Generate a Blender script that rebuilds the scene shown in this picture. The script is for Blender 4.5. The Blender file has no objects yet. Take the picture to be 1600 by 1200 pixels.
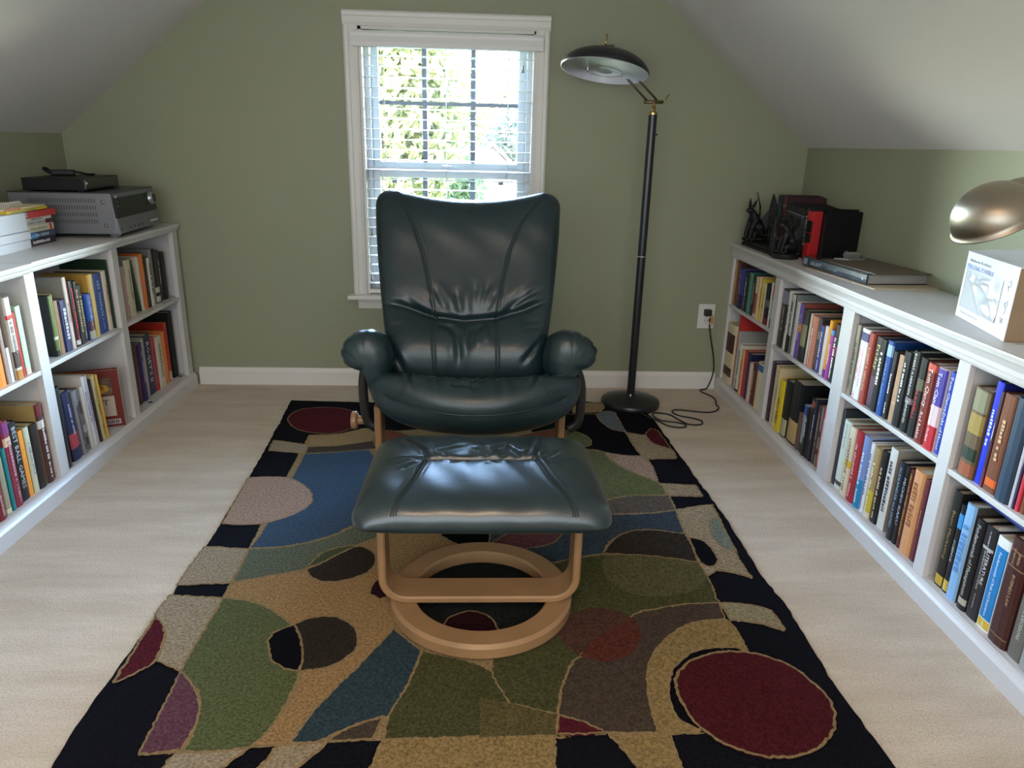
import bpy, bmesh, math, random
import numpy as np
from mathutils import Vector, Matrix
from mathutils.geometry import delaunay_2d_cdt
random.seed(7)
SC = bpy.context.scene
COL = SC.collection
PI = math.pi

# ---------------------------------------------------------------- camera, sky, sun, lights, exposure
cam_d = bpy.data.cameras.new('camera')
cam_d.sensor_width = 36.0
cam_d.lens = 25.4237
cam_d.clip_start = 0.05
cam = bpy.data.objects.new('camera', cam_d)
_f = Vector((0.046114, 0.948103, -0.314601)); _r = Vector((0.998889, -0.040717, 0.023709)); _u = Vector((-0.009669, 0.315345, 0.948928))
cam.matrix_world = Matrix(((_r.x, _u.x, -_f.x, 0.0), (_r.y, _u.y, -_f.y, -3.28294), (_r.z, _u.z, -_f.z, 1.1), (0, 0, 0, 1)))
COL.objects.link(cam)
SC.camera = cam
world = bpy.data.worlds.new('sky'); SC.world = world; world.use_nodes = True
_n = world.node_tree.nodes; _l = world.node_tree.links
_bg = _n['Background']
_sky = _n.new('ShaderNodeTexSky')
_sky.sky_type = 'NISHITA'; _sky.sun_disc = False; _sky.sun_elevation = math.radians(42); _sky.sun_rotation = math.radians(200)
_sky.air_density = 1.2; _sky.dust_density = 2.0; _sky.ozone_density = 1.5
_l.new(_sky.outputs[0], _bg.inputs[0])
_bg.inputs[1].default_value = 42.0
def lamp(name, kind, loc, rot, energy, color, **kw):
    d = bpy.data.lights.new(name, kind); d.energy = energy; d.color = color
    for k, v in kw.items(): setattr(d, k, v)
    o = bpy.data.objects.new(name, d); o.location = loc; o.rotation_euler = rot; COL.objects.link(o); return o
lamp('sun', 'SUN', (0, 0, 20), (math.radians(46), 0, math.radians(-35)), 8.0, (1.0, 0.95, 0.86), angle=math.radians(1.0))
# assumed daylight: added area light inside the solid, windowless rear gable, behind the photographer
lamp('assumed_rear_daylight', 'AREA', (-0.25, -4.2, 1.12), (math.radians(88), 0, math.radians(-4)), 43.0, (0.80, 0.90, 1.0), shape='RECTANGLE', size=2.3, size_y=1.15)
lamp('assumed_ceiling_light', 'AREA', (-0.1, -3.75, 2.06), (0, 0, 0), 22.0, (1.0, 0.68, 0.42), shape='DISK', size=0.7)  # added, unseen warm light from above; assumed, no fixture is built
# sky light portal filling the opening of the front window
_p = lamp('front_window_portal', 'AREA', (-0.14, 0.14, 0.99), (math.radians(-90), 0, 0), 1.0, (1, 1, 1), shape='RECTANGLE', size=0.74, size_y=1.12)
_p.data.cycles.is_portal = True
SC.view_settings.view_transform = 'Standard'
SC.view_settings.look = 'None'
SC.view_settings.exposure = 0.0
SC.view_settings.gamma = 1.0
SC.view_settings.use_curve_mapping = False
SC.cycles.max_bounces = 8
SC.cycles.diffuse_bounces = 4
SC.cycles.glossy_bounces = 3
SC.cycles.transparent_max_bounces = 12
SC.cycles.caustics_reflective = False
SC.cycles.caustics_refractive = False
SC.cycles.use_denoising = True
SC.cycles.sample_clamp_indirect = 6.0

# ---------------------------------------------------------------- helpers
def lin(h):
    if not isinstance(h, str): return tuple(h)
    v = [int(h[i:i+2], 16) / 255 for i in (0, 2, 4)]
    return tuple(c / 12.92 if c <= .04045 else ((c + .055) / 1.055) ** 2.4 for c in v)
MATS = {}
def mat(key, color, rough=.5, metal=0., spec=.5, var=None, bump=None, coat=0., trans=0., sheen=0., emit=None):
    """principled material; var=(scale, amount, detail) colour noise; bump=(scale, strength, dist, kind)"""
    if key in MATS: return MATS[key]
    m = bpy.data.materials.new(key); m.use_nodes = True
    nt = m.node_tree; b = nt.nodes['Principled BSDF']
    c = lin(color)
    b.inputs['Base Color'].default_value = (*c, 1)
    b.inputs['Roughness'].default_value = rough
    b.inputs['Metallic'].default_value = metal
    b.inputs['Specular IOR Level'].default_value = spec
    b.inputs['Coat Weight'].default_value = coat
    b.inputs['Transmission Weight'].default_value = trans
    b.inputs['Sheen Weight'].default_value = sheen
    if emit:
        b.inputs['Emission Color'].default_value = (*lin(emit[0]), 1); b.inputs['Emission Strength'].default_value = emit[1]
    tc = nt.nodes.new('ShaderNodeTexCoord')
    if var:
        n = nt.nodes.new('ShaderNodeTexNoise'); n.inputs['Scale'].default_value = var[0]; n.inputs['Detail'].default_value = var[2] if len(var) > 2 else 3
        nt.links.new(tc.outputs['Object'], n.inputs['Vector'])
        r = nt.nodes.new('ShaderNodeValToRGB'); a = var[1]
        r.color_ramp.elements[0].position = .3; r.color_ramp.elements[1].position = .7
        r.color_ramp.elements[0].color = (*[x * (1 - a) for x in c], 1); r.color_ramp.elements[1].color = (*[min(1, x * (1 + a)) for x in c], 1)
        nt.links.new(n.outputs['Fac'], r.inputs['Fac']); nt.links.new(r.outputs['Color'], b.inputs['Base Color'])
    if bump:
        kind = bump[3] if len(bump) > 3 else 'noise'
        if kind == 'voronoi':
            n = nt.nodes.new('ShaderNodeTexVoronoi'); out = n.outputs['Distance']
        else:
            n = nt.nodes.new('ShaderNodeTexNoise'); n.inputs['Detail'].default_value = 4; out = n.outputs['Fac']
        n.inputs['Scale'].default_value = bump[0]
        nt.links.new(tc.outputs['Object'], n.inputs['Vector'])
        bn = nt.nodes.new('ShaderNodeBump'); bn.inputs['Strength'].default_value = bump[1]; bn.inputs['Distance'].default_value = bump[2]
        nt.links.new(out, bn.inputs['Height']); nt.links.new(bn.outputs['Normal'], b.inputs['Normal'])
    MATS[key] = m
    return m

def link(name, me, parent=None):
    o = bpy.data.objects.new(name, me); COL.objects.link(o)
    if parent is not None: o.parent = parent
    return o
def tag(o, label=None, cat=None, group=None, kind=None):
    if label: o['label'] = label
    if cat: o['category'] = cat
    if group: o['group'] = group
    if kind: o['kind'] = kind
    return o
def thing(name, label, cat, loc=(0, 0, 0), rz=0., group=None):
    o = bpy.data.objects.new(name, None); o.empty_display_size = .05; COL.objects.link(o)
    o.location = loc; o.rotation_euler = (0, 0, rz)
    return tag(o, label, cat, group)
def mesh(name, verts, faces, m, parent=None, smooth=False, mids=None):
    me = bpy.data.meshes.new(name)
    me.from_pydata([tuple(map(float, v)) for v in verts], [], [tuple(int(i) for i in f) for f in faces])
    ms = m if isinstance(m, (list, tuple)) else [m]
    for x in ms: me.materials.append(x)
    if mids is not None: me.polygons.foreach_set('material_index', [int(i) for i in mids])
    if smooth: me.polygons.foreach_set('use_smooth', [True] * len(me.polygons))
    me.update()
    return link(name, me, parent)
class MB:
    """collects simple solids and links them as ONE mesh object"""
    def __init__(s): s.v = []; s.f = []
    def add(s, v, f):
        o = len(s.v); s.v += [tuple(p) for p in v]; s.f += [tuple(i + o for i in q) for q in f]; return s
    def box(s, a, b):
        x0, y0, z0 = [min(p, q) for p, q in zip(a, b)]; x1, y1, z1 = [max(p, q) for p, q in zip(a, b)]
        return s.add([(x0, y0, z0), (x1, y0, z0), (x1, y1, z0), (x0, y1, z0), (x0, y0, z1), (x1, y0, z1), (x1, y1, z1), (x0, y1, z1)],
                     [(0, 3, 2, 1), (4, 5, 6, 7), (0, 1, 5, 4), (1, 2, 6, 5), (2, 3, 7, 6), (3, 0, 4, 7)])
    def prism(s, prof, axis, a, b):
        """closed 2D profile extruded along axis from a to b; profile coords are the other two axes in order"""
        n = len(prof)
        def P(p, t):
            return {0: (t, p[0], p[1]), 1: (p[0], t, p[1]), 2: (p[0], p[1], t)}[axis]
        return s.add([P(p, a) for p in prof] + [P(p, b) for p in prof],
                     [tuple(range(n - 1, -1, -1)), tuple(range(n, 2 * n))] + [(i, (i + 1) % n, n + (i + 1) % n, n + i) for i in range(n)])
    def tube(s, path, r, seg=10, closed=False, cap=True, flat=1.0):
        P = [Vector(p) for p in path]; n = len(P); R = r if isinstance(r, (list, tuple)) else [r] * n
        T = []
        for i in range(n):
            a = P[i - 1] if (i > 0 or closed) else P[i]; b = P[(i + 1) % n] if (i < n - 1 or closed) else P[i]
            t = (b - a); T.append(t.normalized() if t.length > 1e-9 else Vector((0, 0, 1)))
        up = Vector((0, 0, 1)) if abs(T[0].z) < .9 else Vector((1, 0, 0))
        N = (up - T[0] * up.dot(T[0])).normalized(); v = []
        for i in range(n):
            N = (N - T[i] * N.dot(T[i])).normalized(); B = T[i].cross(N)
            for k in range(seg):
                a = 2 * PI * k / seg
                v.append(P[i] + (N * math.cos(a) * flat + B * math.sin(a)) * R[i])
        f = []
        for i in range(n if closed else n - 1):
            j = (i + 1) % n
            f += [(i * seg + k, i * seg + (k + 1) % seg, j * seg + (k + 1) % seg, j * seg + k) for k in range(seg)]
        if cap and not closed: f += [tuple(range(seg - 1, -1, -1)), tuple(range((n - 1) * seg, n * seg))]
        return s.add(v, f)
    def lathe(s, prof, c=(0, 0, 0), seg=32, axis=None, close=False):
        """profile [(r, h)] spun round axis (default z) through c"""
        M = Matrix.Identity(3) if axis is None else Vector((0, 0, 1)).rotation_difference(Vector(axis).normalized()).to_matrix()
        C = Vector(c); n = len(prof); v = []
        for r, h in prof:
            for k in range(seg):
                a = 2 * PI * k / seg
                v.append(C + M @ Vector((r * math.cos(a), r * math.sin(a), h)))
        f = []
        for i in range(n if close else n - 1):
            j = (i + 1) % n
            f += [(i * seg + k, i * seg + (k + 1) % seg, j * seg + (k + 1) % seg, j * seg + k) for k in range(seg)]
        if not close:
            if prof[0][0] > 1e-6: f.append(tuple(range(seg - 1, -1, -1)))
            if prof[-1][0] > 1e-6: f.append(tuple(range((n - 1) * seg, n * seg)))
        return s.add(v, f)
    def xf(s, M, start=0):
        s.v = s.v[:start] + [tuple(M @ Vector(p)) for p in s.v[start:]]; return s
    def build(s, name, m, parent=None, smooth=False, bevel=0., seg=2, auto=None):
        me = bpy.data.meshes.new(name); me.from_pydata(s.v, [], s.f)
        bm = bmesh.new(); bm.from_mesh(me)
        bmesh.ops.remove_doubles(bm, verts=bm.verts, dist=1e-6)
        bmesh.ops.recalc_face_normals(bm, faces=bm.faces)
        if bevel > 0:
            ed = [e for e in bm.edges if len(e.link_faces) == 2 and e.calc_face_angle(0) > .6]
            bmesh.ops.bevel(bm, geom=ed, offset=bevel, segments=seg, profile=.6, affect='EDGES', clamp_overlap=True)
        bm.to_mesh(me); bm.free()
        me.materials.append(m)
        if smooth or auto:
            me.polygons.foreach_set('use_smooth', [True] * len(me.polygons))
            if auto:
                try: me.set_sharp_from_angle(angle=math.radians(auto))
                except Exception: pass
        return link(name, me, parent)
def catmull(P, n=8, closed=True):
    P = [np.array(p, float) for p in P]; out = []; N = len(P)
    rng = range(N) if closed else range(N - 1)
    for i in rng:
        g = (lambda k: P[k % N]) if closed else (lambda k: P[min(max(k, 0), N - 1)])
        p0, p1, p2, p3 = g(i - 1), g(i), g(i + 1), g(i + 2)
        for k in range(n):
            t = k / n
            out.append(.5 * (2 * p1 + (p2 - p0) * t + (2 * p0 - 5 * p1 + 4 * p2 - p3) * t * t + (3 * p1 - p0 - 3 * p2 + p3) * t ** 3))
    if not closed: out.append(P[-1])
    return out
FONT = {}
def text_geo(s):
    if s in FONT: return FONT[s]
    cu = bpy.data.curves.new('t', 'FONT'); cu.body = s; cu.resolution_u = 1; cu.size = 1; cu.align_x = 'CENTER'; cu.align_y = 'CENTER'
    o = bpy.data.objects.new('t', cu); COL.objects.link(o)
    me = bpy.data.meshes.new_from_object(o.evaluated_get(bpy.context.evaluated_depsgraph_get()))
    v = np.array([p.co[:] for p in me.vertices]); f = [tuple(p.vertices) for p in me.polygons]
    bpy.data.objects.remove(o); bpy.data.meshes.remove(me); bpy.data.curves.remove(cu)
    lo, hi = v.min(0), v.max(0); v = v - (lo + hi) / 2
    FONT[s] = (v, f, hi - lo)
    return FONT[s]
def block_geo(seed, n, ratio=.62):
    """a line of small blocks standing in for lettering too small to read"""
    R = random.Random(seed); x = 0; v = []; f = []
    for i in range(n):
        w = R.choice((.35, .5, .6, .6, .75))
        if R.random() < .16 and i: x += .5
        h0, h1 = (-.5, .5) if R.random() < .7 else (-.5, .25)
        o = len(v); v += [(x, h0, 0), (x + w, h0, 0), (x + w, h1, 0), (x, h1, 0)]
        f.append((o, o + 1, o + 2, o + 3)); x += w + .18
    v = np.array(v); v[:, 0] -= x / 2
    return v, f, np.array((x, 1., 0))
def lettering(name, s, m, parent, origin, ex, ey, maxw, maxh, lift=.0006, seed=0, n=14):
    """flat print: text s (or blocks if '~') centred at origin, baseline along ex, up along ey"""
    v, f, sz = text_geo(s) if s != '~' else block_geo(seed, n)
    k = min(maxw / sz[0], maxh / max(sz[1], 1e-6)); kx = min(maxw / sz[0], k * 1.5)
    ex = Vector(ex).normalized(); ey = Vector(ey).normalized(); ez = ex.cross(ey)
    O = Vector(origin) + ez * lift
    return mesh(name, [O + ex * (p[0] * kx) + ey * (p[1] * k) for p in v], f, m, parent)

# ---------------------------------------------------------------- room shell
GREEN = mat('sage_paint', (.305, .312, .212), .6, spec=.3, var=(1.2, .03), bump=(260, .08, .002))
WHITE = mat('white_trim', (.74, .71, .66), .38, spec=.45, bump=(90, .03, .002))
CEIL = mat('ceiling_paint', (.72, .68, .66), .8, spec=.2, bump=(300, .08, .002))
SHELF = mat('bookcase_white', (.64, .62, .615), .36, spec=.45, var=(3, .03), bump=(60, .05, .002))
XL, XR, ZL, ZR = -1.757, 1.435, 1.099, 1.116
SL, SR, ZC = .81, .822, 2.1
YR = -4.3
def structure(name, mb, m, parent=None, **k):
    o = mb.build(name, m, parent, **k); o['kind'] = 'structure'; return o
# carpet
CARPET = mat('carpet', (.60, .52, .42), .95, spec=.12, sheen=.25)
nt = CARPET.node_tree; b = nt.nodes['Principled BSDF']; tc = nt.nodes.new('ShaderNodeTexCoord')
def _noise(scale, detail, vec=None, rough=.6):
    n = nt.nodes.new('ShaderNodeTexNoise'); n.inputs['Scale'].default_value = scale; n.inputs['Detail'].default_value = detail; n.inputs['Roughness'].default_value = rough
    nt.links.new(vec or tc.outputs['Object'], n.inputs['Vector']); return n
mp = nt.nodes.new('ShaderNodeMapping'); mp.inputs['Scale'].default_value = (1.4, 6.5, 1); nt.links.new(tc.outputs['Object'], mp.inputs['Vector'])
mp.inputs['Rotation'].default_value = (0, 0, .12)
n1 = _noise(1.8, 3, mp.outputs['Vector']); n2 = _noise(210, 4); n3 = _noise(38, 3)
r1 = nt.nodes.new('ShaderNodeValToRGB'); r1.color_ramp.elements[0].position = .35; r1.color_ramp.elements[1].position = .68
r1.color_ramp.elements[0].color = (.58, .475, .355, 1); r1.color_ramp.elements[1].color = (.71, .605, .485, 1)
nt.links.new(n1.outputs['Fac'], r1.inputs['Fac'])
mx = nt.nodes.new('ShaderNodeMix'); mx.data_type = 'RGBA'; mx.blend_type = 'MULTIPLY'; mx.inputs['Factor'].default_value = .75
r2 = nt.nodes.new('ShaderNodeValToRGB'); r2.color_ramp.elements[0].position = .3; r2.color_ramp.elements[1].position = .62
r2.color_ramp.elements[0].color = (.70, .67, .63, 1); r2.color_ramp.elements[1].color = (1.05, 1.04, 1.02, 1)
nt.links.new(n2.outputs['Fac'], r2.inputs['Fac'])
nt.links.new(r1.outputs['Color'], mx.inputs['A']); nt.links.new(r2.outputs['Color'], mx.inputs['B']); nt.links.new(mx.outputs['Result'], b.inputs['Base Color'])
ad = nt.nodes.new('ShaderNodeMath'); ad.operation = 'ADD'; nt.links.new(n2.outputs['Fac'], ad.inputs[0]); nt.links.new(n3.outputs['Fac'], ad.inputs[1])
bn = nt.nodes.new('ShaderNodeBump'); bn.inputs['Strength'].default_value = .7; bn.inputs['Distance'].default_value = .008
nt.links.new(ad.outputs[0], bn.inputs['Height']); nt.links.new(bn.outputs['Normal'], b.inputs['Normal'])
structure('floor', MB().box((XL - .1, YR - .1, -.1), (XR + .1, .1, 0)), CARPET)
# front gable wall with the window opening
OX0, OX1, OZ0, OZ1 = -.508, .228, .437, 1.545
w = MB()
w.box((XL - .1, 0, 0), (OX0, .12, 2.3)); w.box((OX1, 0, 0), (XR + .1, .12, 2.3))
w.box((OX0, 0, 0), (OX1, .12, OZ0)); w.box((OX0, 0, OZ1), (OX1, .12, 2.3))
structure('wall_front', w, GREEN)
structure('wall_left', MB().box((XL - .1, YR, 0), (XL, 0, ZL)), GREEN)
structure('wall_right', MB().box((XR, YR, 0), (XR + .1, 0, ZR)), GREEN)
xa = XL + (ZC - ZL) / SL; xb = XR - (ZC - ZR) / SR
structure('ceiling', MB().prism([(XL, ZL), (xa, ZC), (xb, ZC), (XR, ZR), (XR + .1, ZR), (xb + .05, ZC + .1), (xa - .05, ZC + .1), (XL - .1, ZL)], 1, YR, 0), CEIL)
# rear gable (behind the photographer)
w = MB().box((XL - .1, YR - .12, 0), (XR + .1, YR, 2.3))
structure('wall_rear', w, GREEN)
bp_ = [(0, 0), (-.014, 0), (-.014, .062), (-.009, .072), (-.006, .082), (0, .082)]
structure('baseboard_front', MB().prism(bp_, 0, -1.30, 1.135), WHITE)

# ---------------------------------------------------------------- window
win = thing('window_1', None, None); win['kind'] = 'structure'
VINYL = mat('window_vinyl', (.70, .74, .80), .35)
GRILLE = mat('window_grille', (.10, .10, .12), .45)  # white grille seen against daylight; its backlit shade is put into the colour
def cas(a, b_): return MB().box(a, b_)
prof = [(0, 0), (-.012, 0), (-.018, .008), (-.016, .02), (-.012, .024), (-.012, .044), (-.006, .058), (0, .058)]   # (y, across)
cp = MB()
for x0, sgn in ((-.567, 1), (.281, -1)):
    pts = [(x0 + sgn * t, y) for y, t in prof]
    cp.add([(x, y, .437) for x, y in pts] + [(x, y, 1.5445) for x, y in pts], [tuple(range(7, -1, -1)), tuple(range(8, 16))] + [(i, (i + 1) % 8, 8 + (i + 1) % 8, 8 + i) for i in range(8)])
cp.build('casing', WHITE, win)
cp = MB(); pts = [(y, 1.602 - t) for y, t in prof]
cp.add([(-.569, y, z) for y, z in pts] + [(.283, y, z) for y, z in pts], [tuple(range(7, -1, -1)), tuple(range(8, 16))] + [(i, (i + 1) % 8, 8 + (i + 1) % 8, 8 + i) for i in range(8)])
cp.build('head_casing', WHITE, win)
MB().box((-.592, -.055, .418), (.306, .06, .438)).build('sill', WHITE, win, bevel=.006)
ap = MB().prism([(0, .372), (-.010, .372), (-.016, .395), (-.022, .418), (0, .418)], 0, -.55, .264)
ap.build('apron', WHITE, win)
j = MB(); j.box((OX0 - .001, 0, OZ0), (OX0 + .012, .13, OZ1)); j.box((OX1 - .012, 0, OZ0), (OX1 + .001, .13, OZ1)); j.box((OX0, 0, OZ1 - .012), (OX1, .13, OZ1 + .001))
j.build('jamb', WHITE, win)
fr = MB()
for x0, x1 in ((-.496, -.474), (.194, .216)): fr.box((x0, .06, .437), (x1, .125, 1.533))
fr.box((-.496, .06, 1.505), (.216, .125, 1.533)); fr.box((-.496, .06, .437), (.216, .125, .455))
fr.build('frame', VINYL, win, bevel=.003)
def sash(name, z0, z1, y0, y1, top, bot):
    s = MB()
    for x0, x1 in ((-.473, -.442), (.160, .193)): s.box((x0, y0, z0), (x1, y1, z1))
    s.box((-.442, y0, z0), (.160, y1, z0 + bot)); s.box((-.442, y0, z1 - top), (.160, y1, z1))
    o = s.build(name, VINYL, win, bevel=.004)
    g = MB(); yc = (y0 + y1) / 2
    for x in (-.246, -.036): g.box((x - .011, yc - .004, z0 + bot), (x + .011, yc + .004, z1 - top))
    g.box((-.442, yc - .0035, (z0 + bot + z1 - top) / 2 + .005), (.160, yc + .0035, (z0 + bot + z1 - top) / 2 + .021))
    g.build('muntin', GRILLE, o)
    MB().box((-.443, yc + .006, z0 + bot - .002), (.161, yc + .009, z1 - top + .002)).build('pane', GLASS, o)
    return o
GLASS = bpy.data.materials.new('window_glass'); GLASS.use_nodes = True
_t = GLASS.node_tree; _t.nodes.clear()
_o = _t.nodes.new('ShaderNodeOutputMaterial'); _m = _t.nodes.new('ShaderNodeMixShader'); _a = _t.nodes.new('ShaderNodeBsdfTransparent'); _g = _t.nodes.new('ShaderNodeBsdfGlossy'); _fz = _t.nodes.new('ShaderNodeFresnel')
_g.inputs['Roughness'].default_value = .02; _a.inputs[0].default_value = (.97, .98, .98, 1); _fz.inputs[0].default_value = 1.25
_t.links.new(_fz.outputs[0], _m.inputs[0]); _t.links.new(_a.outputs[0], _m.inputs[1]); _t.links.new(_g.outputs[0], _m.inputs[2]); _t.links.new(_m.outputs[0], _o.inputs[0])
sash('upper_sash', .985, 1.505, .095, .122, .028, .03)
ls = sash('lower_sash', .455, .99, .064, .092, .042, .05)
for x in (-.38, .09): MB().box((x - .012, .056, .925), (x + .012, .064, .945)).build('tilt_latch', GRILLE, ls, bevel=.002)
MB().box((-.17, .058, .992), (-.13, .09, 1.004)).build('sash_lock', VINYL, ls, bevel=.003)

# ---------------------------------------------------------------- blind
SLATM = mat('blind_white', (.80, .78, .76), .4)
bl = thing('window_blind', 'white slatted horizontal blind, slats open, in the window behind recliner', 'blind', (-.14, .02, 1.5))
def rel(o, *p): return [tuple(np.array(q) - np.array(o)) for q in p]
BO = (-.14, .02, 1.5)
hv = MB().prism([(-.044, -.036), (-.056, -.034), (-.060, -.018), (-.054, .004), (-.054, .016), (-.050, .024), (-.044, .026)], 0, -.392, .392)
hv.build('valance', SLATM, bl)
MB().box((-.365, -.03, -.03), (.365, .012, .02)).build('headrail', SLATM, bl, bevel=.003)
sl = MB().prism([(-.025, -.0008), (-.012, .0010), (.012, .0010), (.025, -.0008), (.025, -.0026), (.012, -.0009), (-.012, -.0009), (-.025, -.0026)], 0, -.363, .359)
s0 = sl.build('slat', SLATM, bl)
NS = 24
for i in range(NS):
    s = s0 if i == 0 else s0.copy()
    if i: COL.objects.link(s); s.parent = bl
    s.location = (0, 0, -.062 - i * .0413); s.rotation_euler = (random.uniform(-.02, .03), 0, random.uniform(-.001, .001))
MB().box((-.363, -.026, -1.058), (.359, .026, -1.040)).build('bottom_rail', SLATM, bl, bevel=.003)
CORD = mat('blind_cord', (.72, .70, .68), .7)
for x in (-.272, -.01, .254):
    for y in (-.0275, .0275):
        MB().tube([(x, y, -.03), (x, y, -1.04)], .0011, 6).build('ladder_cord', CORD, bl)
for x, z in ((-.345, -.98), (-.335, -.78), (.312, -.10), (.316, -.35)):
    MB().tube([(x, -.045, -.035), (x, -.04, z)], .0009, 6).build('pull_cord', CORD, bl)
TAS = mat('tassel_grey', (.30, .28, .29), .6)
for x, z in ((.312, -.10), (-.345, -.98), (-.335, -.78)):
    MB().lathe([(.0018, .0), (.004, -.004), (.0035, -.014), (.0065, -.026), (.0055, -.03), (0, -.03)], (x, -.04, z + .012), 10).build('tassel', TAS, bl, smooth=True)

# ---------------------------------------------------------------- outside: lawn, hills of trees, neighbour's house
LAWN = mat('lawn', (.05, .07, .025), .9, var=(.6, .3))
g = MB().box((-40, .6, -3.4), (40, 60, -3.2)).build('ground', LAWN); g['kind'] = 'structure'
def leafmat(key, c):
    m = mat(key, c, .6, spec=.2, var=(.9, .35))
    t = m.node_tree; bs = t.nodes['Principled BSDF']; out = t.nodes['Material Output']
    tr = t.nodes.new('ShaderNodeBsdfTranslucent'); mix = t.nodes.new('ShaderNodeMixShader'); mix.inputs[0].default_value = .45
    src = bs.inputs['Base Color'].links[0].from_socket
    t.links.new(src, tr.inputs[0]); t.links.new(bs.outputs[0], mix.inputs[1]); t.links.new(tr.outputs[0], mix.inputs[2]); t.links.new(mix.outputs[0], out.inputs[0])
    return m
BARK = mat('bark', (.05, .04, .034), .9, bump=(30, .5, .02))
def tree(label, x, y, top, rad, crown0, n, m, seed):
    R = random.Random(seed)
    t = thing('leafy_tree', label, 'tree', (x, y, -3.2), 0, 'trees outside the window')
    H = top + 3.2
    tk = MB(); tk.tube([(0, 0, 0), (.05, 0, H * .35), (-.05, .1, H * .7), (0, 0, H * .95)], [.16, .12, .07, .02], 8)
    tk.build('trunk', BARK, t, smooth=True)
    cz0 = crown0 + 3.2; tips = []
    for i in range(10):
        a = R.uniform(0, 2 * PI); z = cz0 + (H - cz0) * R.uniform(.0, .75); L = rad * R.uniform(.6, .95)
        p0 = (0, 0, z); p1 = (math.cos(a) * L * .5, math.sin(a) * L * .5, z + L * .25); p2 = (math.cos(a) * L, math.sin(a) * L, z + L * .55)
        MB().tube([p0, p1, p2], [.045, .03, .01], 6).build('branch', BARK, t, smooth=True); tips += [p1, p2]
    V = []; Fc = []
    for i in range(n):
        while True:
            q = np.array([R.uniform(-1, 1), R.uniform(-1, 1), R.uniform(-1, 1)])
            if .25 < q @ q < 1: break
        z = (cz0 + H) / 2 + q[2] * (H - cz0) / 2
        c = np.array([q[0] * rad, q[1] * rad, z]) + np.array([R.gauss(0, .08) for _ in range(3)])
        s = R.uniform(.07, .13)
        e1 = np.array([R.gauss(0, 1) for _ in range(3)]); e1 /= np.linalg.norm(e1)
        e2 = np.cross(e1, [R.gauss(0, 1) for _ in range(3)]); e2 /= np.linalg.norm(e2)
        o = len(V); V += [c - e1 * s, c + e2 * s * .45, c + e1 * s, c - e2 * s * .45]; Fc.append((o, o + 1, o + 2, o + 3))
    f = mesh('foliage', V, Fc, m, t); f['kind'] = 'stuff'
    return t
LM1 = leafmat('leaf_yellow_green', (.044, .053, .019)); LM2 = leafmat('leaf_green', (.026, .040, .018)); LM3 = leafmat('leaf_blue_green', (.026, .038, .032)); LM4 = leafmat('leaf_gold', (.062, .051, .026))
tree('yellow green tree nearest the window, behind left panes', -1.9, 10.5, 3.9, 1.6, -.6, 15000, LM1, 1)
tree('green tree low behind the lower left panes', -1.2, 13.4, 1.4, 1.3, -1.6, 11000, LM2, 2)
tree('pale green tree behind the middle panes', -2.2, 21.5, 4.6, 2.3, -.6, 15000, LM1, 3)
tree('blue green tree behind the right panes and rooftop', 1.75, 23.5, 2.6, 1.7, -1.4, 11000, LM3, 4)
tree('golden leaved tree far beyond the right panes', 1.2, 29.0, 4.4, 2.2, -.6, 12000, LM4, 5)
tree('bushy green tree outside left of the window frame', -4.9, 15.0, 4.2, 2.0, -.8, 9000, LM2, 6)
# house
hs = thing('neighbour_house', 'dusty red house with white door and pale gable roof beyond the panes', 'house', (.28, 15.2, -3.2))
BRICK = mat('house_red', (.045, .020, .023), .8, var=(4, .12)); HW = mat('house_white', (.11, .11, .115), .6); RF = mat('roof_shingle', (.10, .09, .085), .8, var=(8, .15))
MB().box((-.75, 0, 0), (.75, 5, 3.55)).build('wall', BRICK, hs)
ga = MB().prism([(-.75, 3.55), (.75, 3.55), (0, 4.22)], 1, 0, 5); ga.build('gable', HW, hs)
rf = MB()
rf.prism([(-.95, 3.40), (0, 4.25), (0, 4.34), (-.95, 3.49)], 1, -.3, 5.2); rf.prism([(.95, 3.40), (.95, 3.49), (0, 4.34), (0, 4.25)], 1, -.3, 5.2)
rf.build('roof', RF, hs)
dr = MB().box((-.46, -.06, 1.0), (-.04, .02, 3.25)).build('door', HW, hs)
for z in (1.3, 1.85, 2.4): 
    for x in (-.42, -.23): MB().box((x, -.08, z), (x + .15, -.055, z + .42)).build('door_panel', HW, dr, bevel=.01)
MB().box((.16, -.04, 2.0), (.5, .02, 3.1)).build('shutter', BRICK, hs)
MB().box((-.78, -.03, 3.42), (.78, .03, 3.58)).build('trim_board', HW, hs)

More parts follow.
